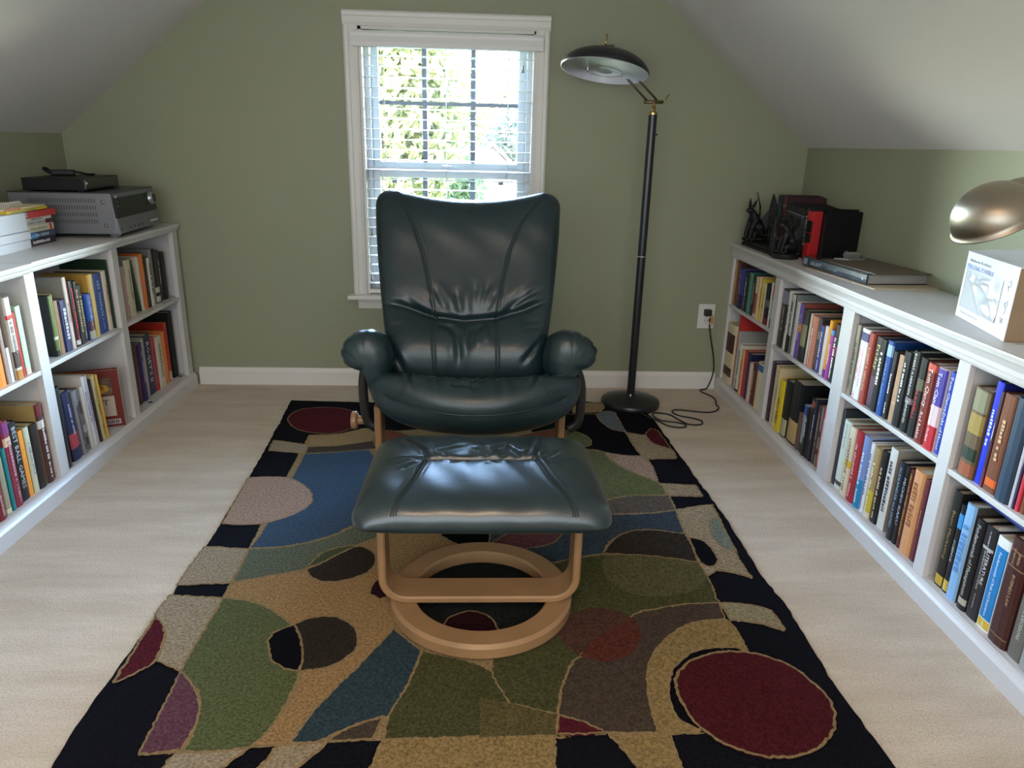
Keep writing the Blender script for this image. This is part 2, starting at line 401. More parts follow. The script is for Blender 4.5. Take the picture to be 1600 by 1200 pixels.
# ---------------------------------------------------------------- bookcases
HOLE = mat('plug_dark', (.03, .02, .02), .7)
def crown_profile(big):
    if big:   # (out, z) measured from the case face and the top
        return [(-.03, 0), (.020, 0), (.020, -.010), (.014, -.012), (.014, -.017), (.010, -.020), (.004, -.036), (.004, -.046), (.010, -.048), (.010, -.056), (.004, -.058), (.002, -.064), (-.03, -.064)]
    return [(-.03, 0), (.016, 0), (.018, -.006), (.016, -.014), (.008, -.018), (.008, -.024), (.004, -.031), (-.03, -.031)]
def bookcase(label, side, y0, y1, H, face, back, div, shelves, big, zb, stile_a, stile_b, holes=()):
    """side 'L' opens towards +x, 'R' towards -x; y0 far end, y1 near end; coordinates are world, root at the far base"""
    s = 1 if side == 'L' else -1          # direction the face looks
    root = thing('bookcase', label, 'bookcase', (face, y0, 0), 0, 'white bookcases along the knee walls')
    ox, oy = face, y0
    X = lambda d: -s * d                   # depth d behind the face -> local x
    D = abs(back - face)
    def bx(name, d0, d1, ya, yb, z0, z1, bev=.0015):
        return MB().box((X(d0), ya - oy, z0), (X(d1), yb - oy, z1)).build(name, SHELF, root, bevel=bev)
    top_t = .018
    MB().box((X(-.0185 if not big else -.0205), y0 - oy, H - .009), (X(D), y1 - oy, H)).build('top', SHELF, root, bevel=.002)
    cr = MB(); p = crown_profile(big)
    cr.prism([(X(-o_), H + min(z, -.002)) for o_, z in p], 1, y0 - oy - .0005, y1 - oy + .0005); cr.build('crown_trim', SHELF, root)
    ct = .064 if big else .031
    bx('end_panel', .0005, D, y0, y0 - .019, 0, H - top_t); bx('end_panel', .0005, D, y1 + .019, y1, 0, H - top_t)
    MB().box((X(D - .006), -.019, zb - .02), (X(D), y1 + .019 - oy, H - top_t)).build('back_panel', SHELF if side == 'L' else mat('back_panel_shaded', (.42, .35, .28), .5), root)  # right side: cavity shade and warm bounce put into the panel's tan colour
    # face frame
    bx('stile', -.002, .018, y0, y0 - stile_a, zb - .004, H - ct + .004); bx('stile', -.002, .018, y1 + stile_b, y1, zb - .004, H - ct + .004)
    da, db = div
    bx('divider', .002, D - .006, da - .006, db + .006, zb, H - top_t); bx('stile', -.002, .014, da, db, zb - .004, H - ct + .004)
    bx('bottom_shelf', -.002, D - .006, y0 - .019, y1 + .019, zb - .02, zb)
    bays = [(y0 - .019, da - .006), (db + .006, y1 + .019)]
    for (ya, yb), zs in zip(bays, shelves):
        bx('shelf', .0, D - .006, ya - .0005, yb + .0005, zs - .014, zs)
    kp = [(.0, 0), (-.018, 0), (-.018, zb - .018), (-.013, zb - .010), (-.010, zb - .003), (-.004, zb), (.0, zb)]
    MB().prism([(X(d), z) for d, z in kp], 1, y0 - oy + .0002, y1 - oy).build('base_trim', SHELF, root)
    for hx, hy in holes:
        MB().lathe([(.0095, 0), (.0095, .0006), (0, .0006)], (hx - ox, hy - oy, zb + .0002), 14).build('peg_hole', HOLE, root)
    return root
bookcase('white bookcase on the left, far unit under the grey receiver', 'L', -.03, -1.118, .740, -1.322, XL + .002, (-.575, -.618), (.426, .421), False, .065, .05, .026, ((-1.338, -.447), (-1.354, -.697), (-1.352, -.098)))
bookcase('white bookcase on the left, near unit cut by frame edge', 'L', -1.119, -2.2, .738, -1.320, XL + .002, (-1.64, -1.68), (.418, .418), False, .065, .024, .034)
bookcase('white bookcase on the right, far unit below the black bookends', 'R', -.003, -1.115, .700, 1.155, XR - .002, (-.525, -.572), (.425, .376), True, .063, .028, .036)
bookcase('white bookcase on the right, near unit below the white carton', 'R', -1.117, -2.3, .700, 1.153, XR - .002, (-1.665, -1.708), (.376, .371), True, .063, .036, .036)

# ---------------------------------------------------------------- books on the shelves
PAGES = mat('book_pages', (.62, .55, .42), .8, var=(120, .12))
def bmat(h, rough=.42): return mat('cover_' + h + ('' if rough == .42 else '_m'), h, rough, spec=.5)
def book_geo(t, h, D, c, arc, s):
    """U-shaped cover; local x = depth behind the spine * -s, y = thickness, z up"""
    out = [(D, t / 2), (.003, t / 2)]
    K = 4
    for k in range(K + 1):
        a = PI / 2 - PI * k / K
        out.append((.003 - arc * math.cos(a) - .0, t / 2 * math.sin(a))) if 0 < k < K else None
    out += [(.003, -t / 2), (D, -t / 2)]
    inn = [(D, -t / 2 + c), (c + .002, -t / 2 + c), (c + .002, t / 2 - c), (D, t / 2 - c)]
    P = out + inn; n = len(P)
    V = [(-s * d, y, z) for z in (0, h) for d, y in P]
    F = []; M = []
    no = len(out)
    for i in range(n):
        j = (i + 1) % n; F.append((i, j, n + j, n + i)); M.append(1 if 1 <= i < no - 2 else 0)
    # end caps as quads: two boards and the spine
    def cap(o, flip):
        q = [(0, 1, n - 2, n - 1), (no - 2, no - 1, no, no + 1), tuple(range(1, no - 1)) + (no + 1, no + 2)]
        for k, c_ in enumerate(q):
            F.append(tuple(i + o for i in (c_ if flip else c_[::-1]))); M.append(0 if k < 2 else 1)
    cap(0, False); cap(n, True)
    return V, F, M
def book(name, label, group, y0, y1, h, side, xs, zs, cc, sc, text, tc, bands, seed, depth=None, lean=0., maxd=.235):
    R = random.Random(seed); s = 1 if side == 'L' else -1
    t = y0 - y1 - .0004; D = depth or min(maxd, max(.1, h * R.uniform(.66, .76))); D = min(D, maxd)
    c = min(.0026, t * .16); arc = min(.006, t * .16) * R.choice((.35, 1, 1))
    V, F, M = book_geo(t, h, D, c, arc, s)
    o = mesh(name, V, F, [bmat(cc), bmat(sc)], None, False, M)
    o.location = (xs, (y0 + y1) / 2, zs + .0004); o.rotation_euler = (lean, 0, 0)
    tag(o, label, 'book', group)
    MB().box((-s * (c + .0022), -t / 2 + c + .0001, .003), (-s * (D - .004), t / 2 - c - .0001, h - .0035)).build('pages', PAGES, o)
    ey = (0, -s if s < 0 else s, 0)
    ey = (0, 1, 0) if s > 0 else (0, -1, 0)
    xo = s * (arc - .003) + s * .0004
    K = 4
    def strip(name, z0, z1, col):
        pr = [(.0032, t / 2 + .0002)] + [(.003 - arc * math.cos(PI / 2 - PI * k / K) - .0003, t / 2 * math.sin(PI / 2 - PI * k / K)) for k in range(1, K)] + [(.0032, -t / 2 - .0002)]
        n = len(pr)
        mesh(name, [(-s * d, y, z0 * h) for d, y in pr] + [(-s * d, y, z1 * h) for d, y in pr], [(i, i + 1, n + i + 1, n + i) if s < 0 else (i, n + i, n + i + 1, i + 1) for i in range(n - 1)], bmat(col), o)
    for a, b_, col in bands: strip('spine_band', a, b_, col)
    if text:
        m = bmat(tc)
        if text == '~':
            f0 = R.uniform(.50, .6); L = R.uniform(.45, .72) * h
            lettering('title', '~', m, o, (xo, 0, h * f0), (0, 0, -1), ey, L, t * R.uniform(.24, .40), .0008, seed, R.randint(9, 16))
            if R.random() < .5 and t > .02:
                lettering('author', '~', m, o, (xo, 0, h * .16), (0, 0, -1), ey, .2 * h, t * .24, .0008, seed + 99, 6)
        elif text in TWO:
            for (txt, zf, lf, tf, yo) in TWO[text]:
                lettering('title', txt, m, o, (xo, -s * 0 + (1 if s > 0 else -1) * yo * t, h * zf), (0, 0, -1), ey, lf * h, tf * t, .0009)
        else:
            lettering('title', text, m, o, (xo, 0, h * .55), (0, 0, -1), ey, .78 * h, t * .5, .0009)
    return o
TWO = {   # two-line spines: (text, height centre, max length, max letter height, offset across)
 'MOVIES': [('MOVIES', .38, .5, .52, -.12)],
 'COWBOYS HAVE ALWAYS': [('COWBOYS HAVE ALWAYS', .48, .6, .24, .14), ('BEEN MY HEROES', .48, .45, .2, -.16), ('CBS', .06, .1, .3, -.1)],
 'ROBERT A. HEINLEIN': [('ROBERT A. HEINLEIN', .50, .6, .34, .08), ('The Cat', .62, .22, .2, -.25)],
 'Friday': [('Friday', .72, .4, .62, 0)],
 'ISAAC ASIMOV': [('ISAAC ASIMOV', .42, .68, .3, 0)],
 'ROBERT A HEINLEIN': [('ROBERT A HEINLEIN', .72, .5, .52, 0), ('EXPANDED', .25, .28, .35, .05)],
 'H.G.WELLS': [('H.G.WELLS', .42, .36, .4, 0)],
 'Tom Clancy Red Rabbit': [('Tom Clancy', .70, .48, .56, 0), ('Red Rabbit', .22, .34, .4, 0)],
 'Tom Clancy': [('Tom Clancy', .72, .46, .5, -.1), ('Executive Orders', .3, .42, .3, -.1)],
 'Tom Clancy Debt of Honor': [('Tom Clancy', .74, .44, .6, 0), ('Debt of Honor', .28, .46, .55, 0)],
 'SOCIOLOGY': [('SOCIOLOGY', .78, .36, .4, .1)],
 'MICHIO KAKU': [('MICHIO KAKU', .55, .72, .55, 0)],
 'ROGET\'S II': [('ROGET\'S II', .55, .66, .5, 0)],
 'Basic Marketing': [('Basic Marketing', .55, .58, .45, 0), ('USED', .07, .09, .3, 0)],
 'SCIENCE': [('SCIENCE', .48, .26, .36, 0), ('USED', .08, .1, .3, 0)],
 'LITERATURE': [('LITERATURE', .58, .36, .26, .2), ('AN INTRODUCTION TO FICTION', .54, .42, .15, -.06), ('X.J. KENNEDY', .88, .16, .3, 0), ('SECOND EDITION', .2, .16, .24, 0)],
 'Fundamentals of Risk and Insurance': [('Fundamentals of Risk and Insurance', .5, .7, .26, 0), ('USED', .065, .08, .3, 0)],
 'BUSINESS LAW': [('BUSINESS LAW', .54, .3, .2, .12), ('SMITH', .84, .1, .16, .14), ('ROBERSON', .84, .14, .16, -.12)],
 'FOR BUSINESS DECISIONS': [('FOR BUSINESS DECISIONS', .42, .5, .3, 0)],
}
BAY = {'RA1': ('R', 1.1615, .425, "on upper shelf of right wall's farthest bay"), 'RA1L': ('R', 1.1615, .063, "on lower shelf of right wall's farthest bay"),
 'RA2': ('R', 1.1615, .376, "on upper shelf of right wall's second bay"), 'RA2L': ('R', 1.1615, .063, "on lower shelf of right wall's second bay"),
 'RB1': ('R', 1.1615, .376, "on upper shelf of right wall's third bay"), 'RB1L': ('R', 1.1615, .063, "on lower shelf of right wall's third bay"),
 'RB2': ('R', 1.1615, .371, "on upper shelf of right wall's nearest bay"), 'RB2L': ('R', 1.1615, .063, "on lower shelf of right wall's nearest bay"),
 'LA1': ('L', -1.352, .426, "on upper shelf of left wall's farthest bay"), 'LA1L': ('L', -1.362, .065, "on lower shelf of left wall's farthest bay"),
 'LA2': ('L', -1.338, .421, "on upper shelf of left wall's middle bay"), 'LA2L': ('L', -1.3285, .065, "on lower shelf of left wall's middle bay"),
 'LB1': ('L', -1.3285, .418, "on upper shelf of left wall's nearest bay"), 'LB1L': ('L', -1.3285, .065, "on lower shelf of left wall's nearest bay")}
RANGE = {'RA1': (-.5245, -.0315), 'RA2': (-1.0785, -.5725), 'RB1': (-1.6645, -1.1540), 'RB2': (-2.27, -1.7085), 'LA1': (-.5745, -.0805), 'LA2': (-1.0910, -.6190), 'LB1': (-1.63, -1.1440)}
HMAX = {'RA1': .200, 'RA1L': .342, 'RA2': .255, 'RA2L': .294, 'RB1': .255, 'RB1L': .294, 'RB2': .26, 'RB2L': .29, 'LA1': .28, 'LA1L': .34, 'LA2': .28, 'LA2L': .335, 'LB1': .28, 'LB1L': .335}
BOOKS={
 'RA1':[
  (-0.0261, -0.0472, 0.199, 'b08a5a', 'b98f62', '', '', [], 'tall tan book'),
  (-0.048, -0.0889, 0.198, '4a2620', '6b3d33', '', '', [], 'tall reddish brown book'),
  (-0.1012, -0.1605, 0.174, '25337a', '2b3f92', '~', 'd06a80', [(0, 0.35, '15183a')], 'navy blue paperback with pink lettering'),
  (-0.1678, -0.2143, 0.17, '15171a', '181b1e', '~', 'c8c8c4', [], 'black book with pale grey lettering'),
  (-0.217, -0.2518, 0.176, '3b6a60', '4d8578', '', '', [], 'slim teal green book'),
  (-0.2561, -0.2969, 0.17, '17191b', '15161a', '~', 'e8e4d8', [], 'black book with chunky white lettering'),
  (-0.2986, -0.3293, 0.172, 'd9c48c', 'e2cf9b', '', '', [(0.1, 0.6, 'a5502e')], 'cream book with rust orange stripe'),
  (-0.3326, -0.357, 0.177, 'd8b3a0', 'e0bfae', '', '', [], 'plain pink cream book'),
  (-0.3594, -0.3859, 0.175, 'c9ab3a', 'd8bc46', '~', '8a6f20', [], 'mustard yellow book'),
  (-0.3882, -0.4165, 0.162, 'cfc2a2', 'ddd2b6', '~', '6a5f48', [], 'ivory book with faint brown lettering'),
  (-0.4181, -0.4633, 0.165, '1b1a1c', '1e1d20', '', '', [(0, 0.16, '7a2228'), (0.45, 0.62, '6c6a66')], 'black book with dark red foot'),
  (-0.4656, -0.4858, 0.178, 'cfd0cc', 'dddedb', '', '', [], 'narrow white book'),
  (-0.4896, -0.5248, 0.18, '9fb0ba', 'a9bcc6', '', '', [(0.62, 0.97, 'c2492f'), (0, 0.2, '2c4a5c')], 'blue grey book with orange red top'),
 ],
 'RA1L':[
  (-0.0315, -0.1454, 0.279, 'd9cba6', 'ddd0ae', '', '', [(0.52, 0.84, '4b1f22'), (0.12, 0.27, '4b1f22')], 'thick cream book with two maroon bands'),
  (-0.1507, -0.1744, 0.338, 'b8302c', 'b53430', '', '', [], 'tall red board book'),
  (-0.1757, -0.1952, 0.266, '9a9a96', 'b8b6ae', '', '', [], 'grey book with black arch on its cover'),
  (-0.1964, -0.2461, 0.216, 'd5cfc0', 'e6e1d4', '~', '55504a', [(0, 0.05, '2a1a1a')], 'white book with dark foot'),
  (-0.2473, -0.2759, 0.202, 'd8b184', 'dca269', '~', 'b5562c', [], 'peach orange paperback'),
  (-0.2772, -0.3089, 0.206, 'b2303c', 'b43440', '', '', [], 'bright red hardback'),
  (-0.3101, -0.3507, 0.205, '1c2147', '1d2350', '', '', [], 'tall navy blue hardback'),
  (-0.3542, -0.3764, 0.175, 'c9aca2', 'd8bcb0', '', '', [], 'slim pale pink book'),
  (-0.3788, -0.4121, 0.178, '3a1c1c', '4a2320', '~', 'c8b070', [], 'dark brown book with yellow marks'),
  (-0.4132, -0.4324, 0.177, '6e2226', '74282c', '', '', [], 'narrow wine red book'),
  (-0.4358, -0.4994, 0.203, 'dfd3b0', 'e2d8b8', '', '', [(0.83, 0.97, '2470b4')], 'cream book with bright blue top band'),
  (-0.5037, -0.5293, 0.203, 'a05a48', 'a8614e', '~', 'd8b8a0', [], 'rosy brown paperback'),
 ],
 'RA2':[
  (-0.6144, -0.6717, 0.224, '252120', '2b2725', '~', 'a8a298', [(0.76, 0.98, '8e90a0')], 'black brown book with pale photo at top'),
  (-0.6735, -0.6991, 0.226, 'e4e4e2', 'ecece9', '~', '303030', [], 'white book with ragged black edge lettering'),
  (-0.7009, -0.74, 0.221, '222424', 'd4d4d0', '~', '141414', [(0, 0.3, '1c1e20')], 'white book with black foot and black lettering'),
  (-0.7409, -0.7523, 0.225, '76807c', '858e88', '', '', [], 'narrow grey green book'),
  (-0.754, -0.7841, 0.202, 'cfc9cf', 'dcd8de', '', '', [], 'plain off white hardback'),
  (-0.7867, -0.8178, 0.203, '8d4438', '6a56b2', '~', 'dcd4ee', [(0.5, 0.64, 'e08a3c')], 'purple book with orange band'),
  (-0.8203, -0.8667, 0.19, '1c2026', '1e2228', '', '', [(0.3, 0.72, '908a68')], 'black book with olive label'),
  (-0.8723, -0.8866, 0.185, 'e0cbb8', 'e8d8c6', '', '', [], 'narrow cream book'),
  (-0.8882, -0.9362, 0.184, 'c07a62', 'cc8670', '~', 'f3e6da', [], 'salmon pink book with cream lettering'),
  (-0.9378, -0.9626, 0.185, '302a2c', '3a3438', '', '', [(0.1, 0.5, '5a4a48'), (0.6, 0.75, '74706e')], 'dark book with dim photographs'),
  (-0.9648, -0.9877, 0.165, '8c2430', '2b4c9c', '~', 'e6eaf2', [], 'blue paperback with white lettering'),
  (-0.9892, -1.0131, 0.169, 'd4c8ae', 'dedbd4', '', '', [], 'slim white book'),
  (-1.0159, -1.0387, 0.195, 'e09a2c', 'e6a434', '', '', [(0, 0.14, '7a2a90')], 'amber orange book with violet foot'),
  (-1.0401, -1.0623, 0.169, 'a03a9a', 'b04aa8', '~', 'f0d8ee', [(0.9, 0.99, '58b0d8')], 'magenta book with cyan top'),
  (-1.0637, -1.0964, 0.195, '15181c', '181b20', '~', 'f4f2f2', [(0.45, 0.62, '8a2a4c')], 'black paperback with slanted white title'),
 ],
 'RA2L':[
  (-0.5913, -0.6246, 0.247, '2c2240', '3c2038', '', '', [], 'dark plum book'),
  (-0.628, -0.6649, 0.241, 'd6c79e', 'ddd0ac', '', '', [], 'plain cream book'),
  (-0.6661, -0.6891, 0.242, 'cdbd94', 'd5c69e', '~', '7a6a44', [], 'cream paperback with brown lettering'),
  (-0.6902, -0.7488, 0.205, 'e2c81e', 'ecd224', 'MOVIES', '181408', [], 'bright yellow book titled MOVIES'),
  (-0.7499, -0.8062, 0.22, '1e221e', '20241f', '', '', [(0.02, 0.32, 'b9b48e')], 'black book with pale misty foot'),
  (-0.8072, -0.8958, 0.238, '15181a', '16191b', '', '', [(0.03, 0.38, 'c2a470')], 'thick black novel with a tan figure'),
  (-0.9014, -0.9302, 0.141, '55403c', '604a44', '', '', [], 'brown grey paperback'),
  (-0.9312, -0.9603, 0.18, '8a98a4', '94a2ae', '', '', [(0.8, 0.99, '1f4fb0'), (0, 0.2, '2c3430')], 'grey book with bright blue top'),
  (-0.9621, -0.9852, 0.178, '181a1e', '1a1c20', '~', 'e6e6e6', [], 'black paperback with white lettering'),
  (-0.987, -1.0132, 0.224, '1a191d', '1c1b20', '', '', [(0.86, 0.96, '8c4038')], 'tall black book with reddish top mark'),
  (-1.015, -1.0321, 0.224, '1e2130', '222638', '~', 'c8c8c8', [], 'slim midnight blue book'),
  (-1.0338, -1.0633, 0.214, '3a2824', '45302b', '~', '9a7a70', [], 'dark brown paperback'),
  (-1.065, -1.0791, 0.217, '6a665e', '77726a', '', '', [(0.2, 0.3, '222222'), (0.5, 0.6, '2a2a2a')], 'grey book with dark photo patches'),
  (-1.0807, -1.1051, 0.223, 'c0363a', 'd2444a', '~', 'f0b8a8', [], 'coral red book'),
 ],
 'RB1':[
  (-1.1826, -1.2037, 0.224, '7a7668', '8a8674', '~', '1c1c1c', [], 'taupe book with black lettering'),
  (-1.205, -1.2584, 0.221, 'e4e4e6', 'ececf0', 'COWBOYS HAVE ALWAYS', 'd0283c', [(0.83, 0.95, '4a4a78')], 'white book with crimson title capitals'),
  (-1.2619, -1.2948, 0.22, '8a3a30', 'a04438', 'ROBERT A. HEINLEIN', 'eacba8', [], 'brick red book with cream capitals'),
  (-1.2971, -1.3285, 0.217, '3a2c3c', '2a2226', 'Friday', 'e6d888', [(0.05, 0.45, '5c4458')], 'dark purple book titled Friday in yellow'),
  (-1.3301, -1.3595, 0.218, '15171a', '17191c', '~', 'eeeeee', [], 'black hardback with two white text blocks'),
  (-1.3622, -1.3928, 0.222, '1e4486', '26509c', 'ISAAC ASIMOV', '8fc0ea', [(0.8, 0.95, '9cc0e4')], 'royal blue book with pale blue capitals'),
  (-1.3949, -1.4165, 0.2, '1d1b20', '1f1d22', '~', 'e4e4e4', [], 'slim black book with small white lettering'),
  (-1.4186, -1.4455, 0.196, 'b08c6c', 'b99474', '', '', [(0.28, 0.3, 'd4b494')], 'plain tan book with no jacket'),
  (-1.4463, -1.4851, 0.216, '15171a', '16181b', '~', 'e8e8e8', [], 'black hardback with narrow white lettering'),
  (-1.4868, -1.5218, 0.228, '141619', '15171a', 'ROBERT A HEINLEIN', 'f0f0f0', [(0.36, 0.43, '8a7a84')], 'black book with large white capitals'),
  (-1.5235, -1.5588, 0.22, '15171a', '17191b', 'H.G.WELLS', 'e23038', [(0.6, 0.74, '5c6048')], 'black book with bright red capitals'),
  (-1.5604, -1.6015, 0.218, '6e2622', '7c2e28', 'Tom Clancy Red Rabbit', 'f2ece4', [(0.9, 0.99, 'c85844')], 'thick rust red novel with white title'),
  (-1.603, -1.6457, 0.217, 'd0c8d0', 'e0c8cc', 'Tom Clancy', 'f6f6fa', [(0.55, 0.995, '4a40a0'), (0.0, 0.3, 'c02a38')], 'flag patterned novel in purple and red'),
  (-1.6476, -1.6673, 0.217, '1c38a4', '2444b8', 'Tom Clancy Debt of Honor', 'f4f6fa', [], 'cobalt blue novel with white title'),
 ],
 'RB1L':[
  (-1.1712, -1.1879, 0.259, '2a323c', '2c3440', '', '', [], 'tall slate black book'),
  (-1.1894, -1.2376, 0.234, 'd0d6cc', 'dae0d6', 'SOCIOLOGY', '1f3428', [(0.06, 0.12, '40443f')], 'pale green book titled SOCIOLOGY'),
  (-1.2397, -1.2825, 0.23, '8a6a50', 'e2d4b8', '~', '8a7450', [(0.42, 0.52, 'e2c43c')], 'cream book with small yellow square'),
  (-1.2846, -1.3278, 0.234, '7a1c24', 'a83038', '~', 'e8b0a8', [], 'crimson hardback with pale lettering'),
  (-1.3291, -1.3649, 0.234, '8c9cc8', '7c96cc', '~', 'dfe8f4', [(0, 0.4, '1c86b8')], 'light blue book turning turquoise at foot'),
  (-1.3656, -1.3701, 0.229, '30283c', '362c44', '', '', [], 'very slim dark violet book'),
  (-1.3714, -1.392, 0.227, 'd8dce4', 'e2e6ee', '~', '5c74b4', [], 'white book with small blue lettering'),
  (-1.3945, -1.4296, 0.224, 'a08a62', 'ab946a', '~', 'e8dcb8', [(0.08, 0.4, 'c8b83c'), (0, 0.08, 'd8d0c0')], 'khaki book with yellow lower block'),
  (-1.4321, -1.4648, 0.228, '18181a', '1a1a1d', '~', 'c8b896', [], 'glossy black book with cream lettering'),
  (-1.4691, -1.5054, 0.252, '9a948a', 'd6d4cc', '~', '3a3a40', [], 'broad grey book with white spine'),
  (-1.5329, -1.5609, 0.238, '18202c', '1a2430', 'ALEXANDER and JAMES', '9cb0c4', [], 'navy book with wide spaced grey capitals'),
  (-1.5622, -1.5821, 0.236, '20181c', '1c171c', 'MICHIO KAKU', 'b8c4dc', [], 'black book with spaced pale blue capitals'),
  (-1.5827, -1.6034, 0.235, '4c1c1e', '571f22', 'PERSONAL MONEY MANAGEMENT', 'd0a850', [], 'maroon book titled PERSONAL MONEY MANAGEMENT'),
  (-1.6052, -1.6535, 0.247, 'c08c5c', 'd89c6c', '~', '9a6238', [], 'thick peach coloured hardback'),
  (-1.6558, -1.674, 0.238, '5c2630', '6a2c38', '~', 'b08088', [], 'burgundy book beside the divider'),
  (-1.6746, -1.6808, 0.234, '34408c', '3c48a0', '', '', [], 'thin indigo book beside the divider'),
 ],
 'RB2':[
  (-1.7356, -1.7891, 0.22, '5c4a34', '6a5a44', '', '', [(0.75, 0.98, '8c8a70'), (0.5, 0.72, 'a08a4c'), (0.2, 0.34, '2c3c30'), (0.02, 0.16, 'a05a40')], 'thick book with a painted battle scene'),
  (-1.792, -1.815, 0.25, '14206c', '1430d0', '~', 'c8d4f4', [], 'vivid blue book'),
  (-1.8159, -1.8253, 0.233, '4c2430', '3c2430', '~', 'f0ecec', [(0, 0.2, '6c3040')], 'slim maroon book with bold white lettering'),
  (-1.8272, -1.8654, 0.234, '5c3424', '74442c', '~', 'd4b48c', [(0.06, 0.14, 'e0662a')], 'thick brown leather book with orange sticker'),
  (-1.8699, -1.9131, 0.24, '26384c', '2e4258', '', '', [], 'broad slate blue binder book'),
  (-1.9144, -1.9231, 0.211, 'a8a4ac', 'b8b4ba', '', '', [], 'thin grey book'),
  (-1.924, -1.9306, 0.195, '2c2040', '342648', '~', 'b0a0c4', [], 'thin deep purple book'),
  (-1.9314, -1.9417, 0.19, 'b42c3c', 'c23444', '~', 'f4e8e8', [], 'scarlet book with white label lettering'),
  (-1.9425, -1.9558, 0.189, '6a3a20', '744224', '~', 'c89c68', [], 'chestnut paperback'),
 ],
 'RB2L':[
  (-1.7436, -1.7729, 0.263, '15140f', '181713', 'Basic Marketing', 'a88c54', [(0.02, 0.12, 'c8a430')], 'black textbook titled Basic Marketing'),
  (-1.7743, -1.7946, 0.241, '14181e', '161b22', 'SCIENCE', 'd8dce0', [(0.02, 0.14, 'd8b838'), (0.74, 0.9, '3a94d0')], 'black textbook with bright blue eye'),
  (-1.796, -1.8315, 0.257, '48443c', '8ab8e4', '~', '5a90c8', [], 'sky blue textbook'),
  (-1.8404, -1.8694, 0.241, '1a191b', '1b1a1d', 'Fundamentals of Management', 'd4d0cc', [(0.06, 0.13, 'b0a898')], 'black textbook with round cream badge'),
  (-1.8718, -1.9093, 0.24, '1f1d20', '222024', 'LITERATURE', 'e8e4e0', [(0.76, 0.79, 'b8b4b0')], 'charcoal book titled LITERATURE'),
  (-1.9117, -1.9521, 0.236, 'cfd0cc', 'e8e8e4', 'Fundamentals of Risk and Insurance', 'f4f8fc', [(0.12, 0.9, '1c7cbc'), (0.02, 0.11, 'd8b430')], 'white textbook with long blue panel'),
  (-1.9543, -2.0098, 0.261, '3a1a18', '421e1b', 'BUSINESS LAW', 'c8a47c', [(0.88, 0.892, '8a6a4c'), (0.74, 0.752, '8a6a4c'), (0.08, 0.092, '8a6a4c')], 'thick brown law book'),
  (-2.013, -2.0529, 0.284, '55534c', '6a675e', 'FOR BUSINESS DECISIONS', 'd8d4c4', [], 'olive grey textbook'),
  (-2.0549, -2.0939, 0.301, '8c8a88', 'a09e9c', '', '', [], 'light grey textbook at the frame edge'),
 ],
 'LA1':[
  (-0.0965, -0.1418, 0.201, '17171a', '19191c', '', '', [], 'plain black book'),
  (-0.1441, -0.1766, 0.212, '221c1e', '281f21', '~', 'b8b0b4', [], 'tall black brown book with thin grey lettering'),
  (-0.1782, -0.2175, 0.222, '1f1a1c', '241d1f', '', '', [(0.02, 0.13, 'c8c4bc'), (0.2, 0.3, 'c8c4bc')], 'tall black brown book with white foot labels'),
  (-0.219, -0.2442, 0.229, '7a7872', '86847e', '', '', [], 'tall grey book'),
  (-0.2486, -0.2756, 0.199, '2c4a34', 'dcd6c8', '~', '2a2a2a', [], 'white book with black lettering'),
  (-0.2777, -0.3063, 0.205, '2a2026', '33262c', '~', '8a6068', [], 'black book with dim red lettering'),
  (-0.3091, -0.3315, 0.223, 'c86a34', 'dc7a3c', '~', 'f0c090', [], 'orange book'),
  (-0.3336, -0.3571, 0.215, 'd0c4b0', 'd6ccbc', '', '', [], 'white framed picture book'),
  (-0.3605, -0.4062, 0.14, '33483a', '3e5a44', '', '', [(0.0, 0.2, '1c3424')], 'slim green book leaning over'),
  (-0.4142, -0.4686, 0.217, '7c8688', 'd4cab0', '~', '8a8068', [], 'cream book with grey blue cover'),
  (-0.4711, -0.5013, 0.199, 'a08478', 'b8988c', '~', 'e8d8d0', [], 'dusty pink book'),
 ],
 'LA1L':[
  (-0.0578, -0.1224, 0.298, '17191a', '1b1d1c', '', '', [], 'tall black binder'),
  (-0.1367, -0.1648, 0.261, 'a82c1c', 'bc3c28', '', '', [(0.01, 0.16, 'c8c0b8')], 'large red book with white foot label'),
  (-0.1738, -0.2043, 0.231, 'cc7028', 'e0843c', '', '', [], 'bright orange slim book'),
  (-0.2159, -0.2693, 0.223, 'cfc6b2', 'd8d0be', '~', '9a9080', [], 'cream paperback'),
  (-0.2721, -0.3082, 0.231, '9c2c34', 'b44c54', '~', '6c1c24', [(0, 0.12, 'b02020')], 'rose red book with dark lettering'),
  (-0.31, -0.3702, 0.256, '141f3c', '16284e', "ROGET'S II", 'e8eaee', [], 'navy book with tall white serif title'),
  (-0.3728, -0.399, 0.253, '9c9690', 'b0aaa4', '', '', [], 'light grey book'),
  (-0.4024, -0.4417, 0.24, '2c1c4c', '34225c', '~', 'a898c8', [], 'violet book with pale lettering'),
  (-0.4425, -0.4906, 0.244, '3c1a20', '4e2026', '', '', [], 'plain maroon hardback'),
 ],
 'LA2':[
  (-0.6167, -0.6301, 0.251, '1a3422', '1f3c28', '', '', [], 'tall dark green book'),
  (-0.6315, -0.6615, 0.215, 'd8ccb0', 'e4d8c0', '~', 'c85a4c', [], 'cream book with red lettering'),
  (-0.6637, -0.7286, 0.213, '1c2c4c', '1f3e86', '~', '7c98cc', [], 'thick blue hardback'),
  (-0.7313, -0.764, 0.22, 'c8a048', 'd8b868', '', '', [], 'yellow hardback'),
  (-0.7666, -0.8043, 0.159, '284c94', '2c58ac', 'Tom Clancy', 'e4ecf4', [(0.2, 0.42, '5c2430'), (0.02, 0.2, 'b8b098')], 'small blue paperback with white lettering'),
  (-0.8056, -0.832, 0.195, '18161a', '1c191d', '~', 'd0c0a0', [], 'smaller black book with cream lettering'),
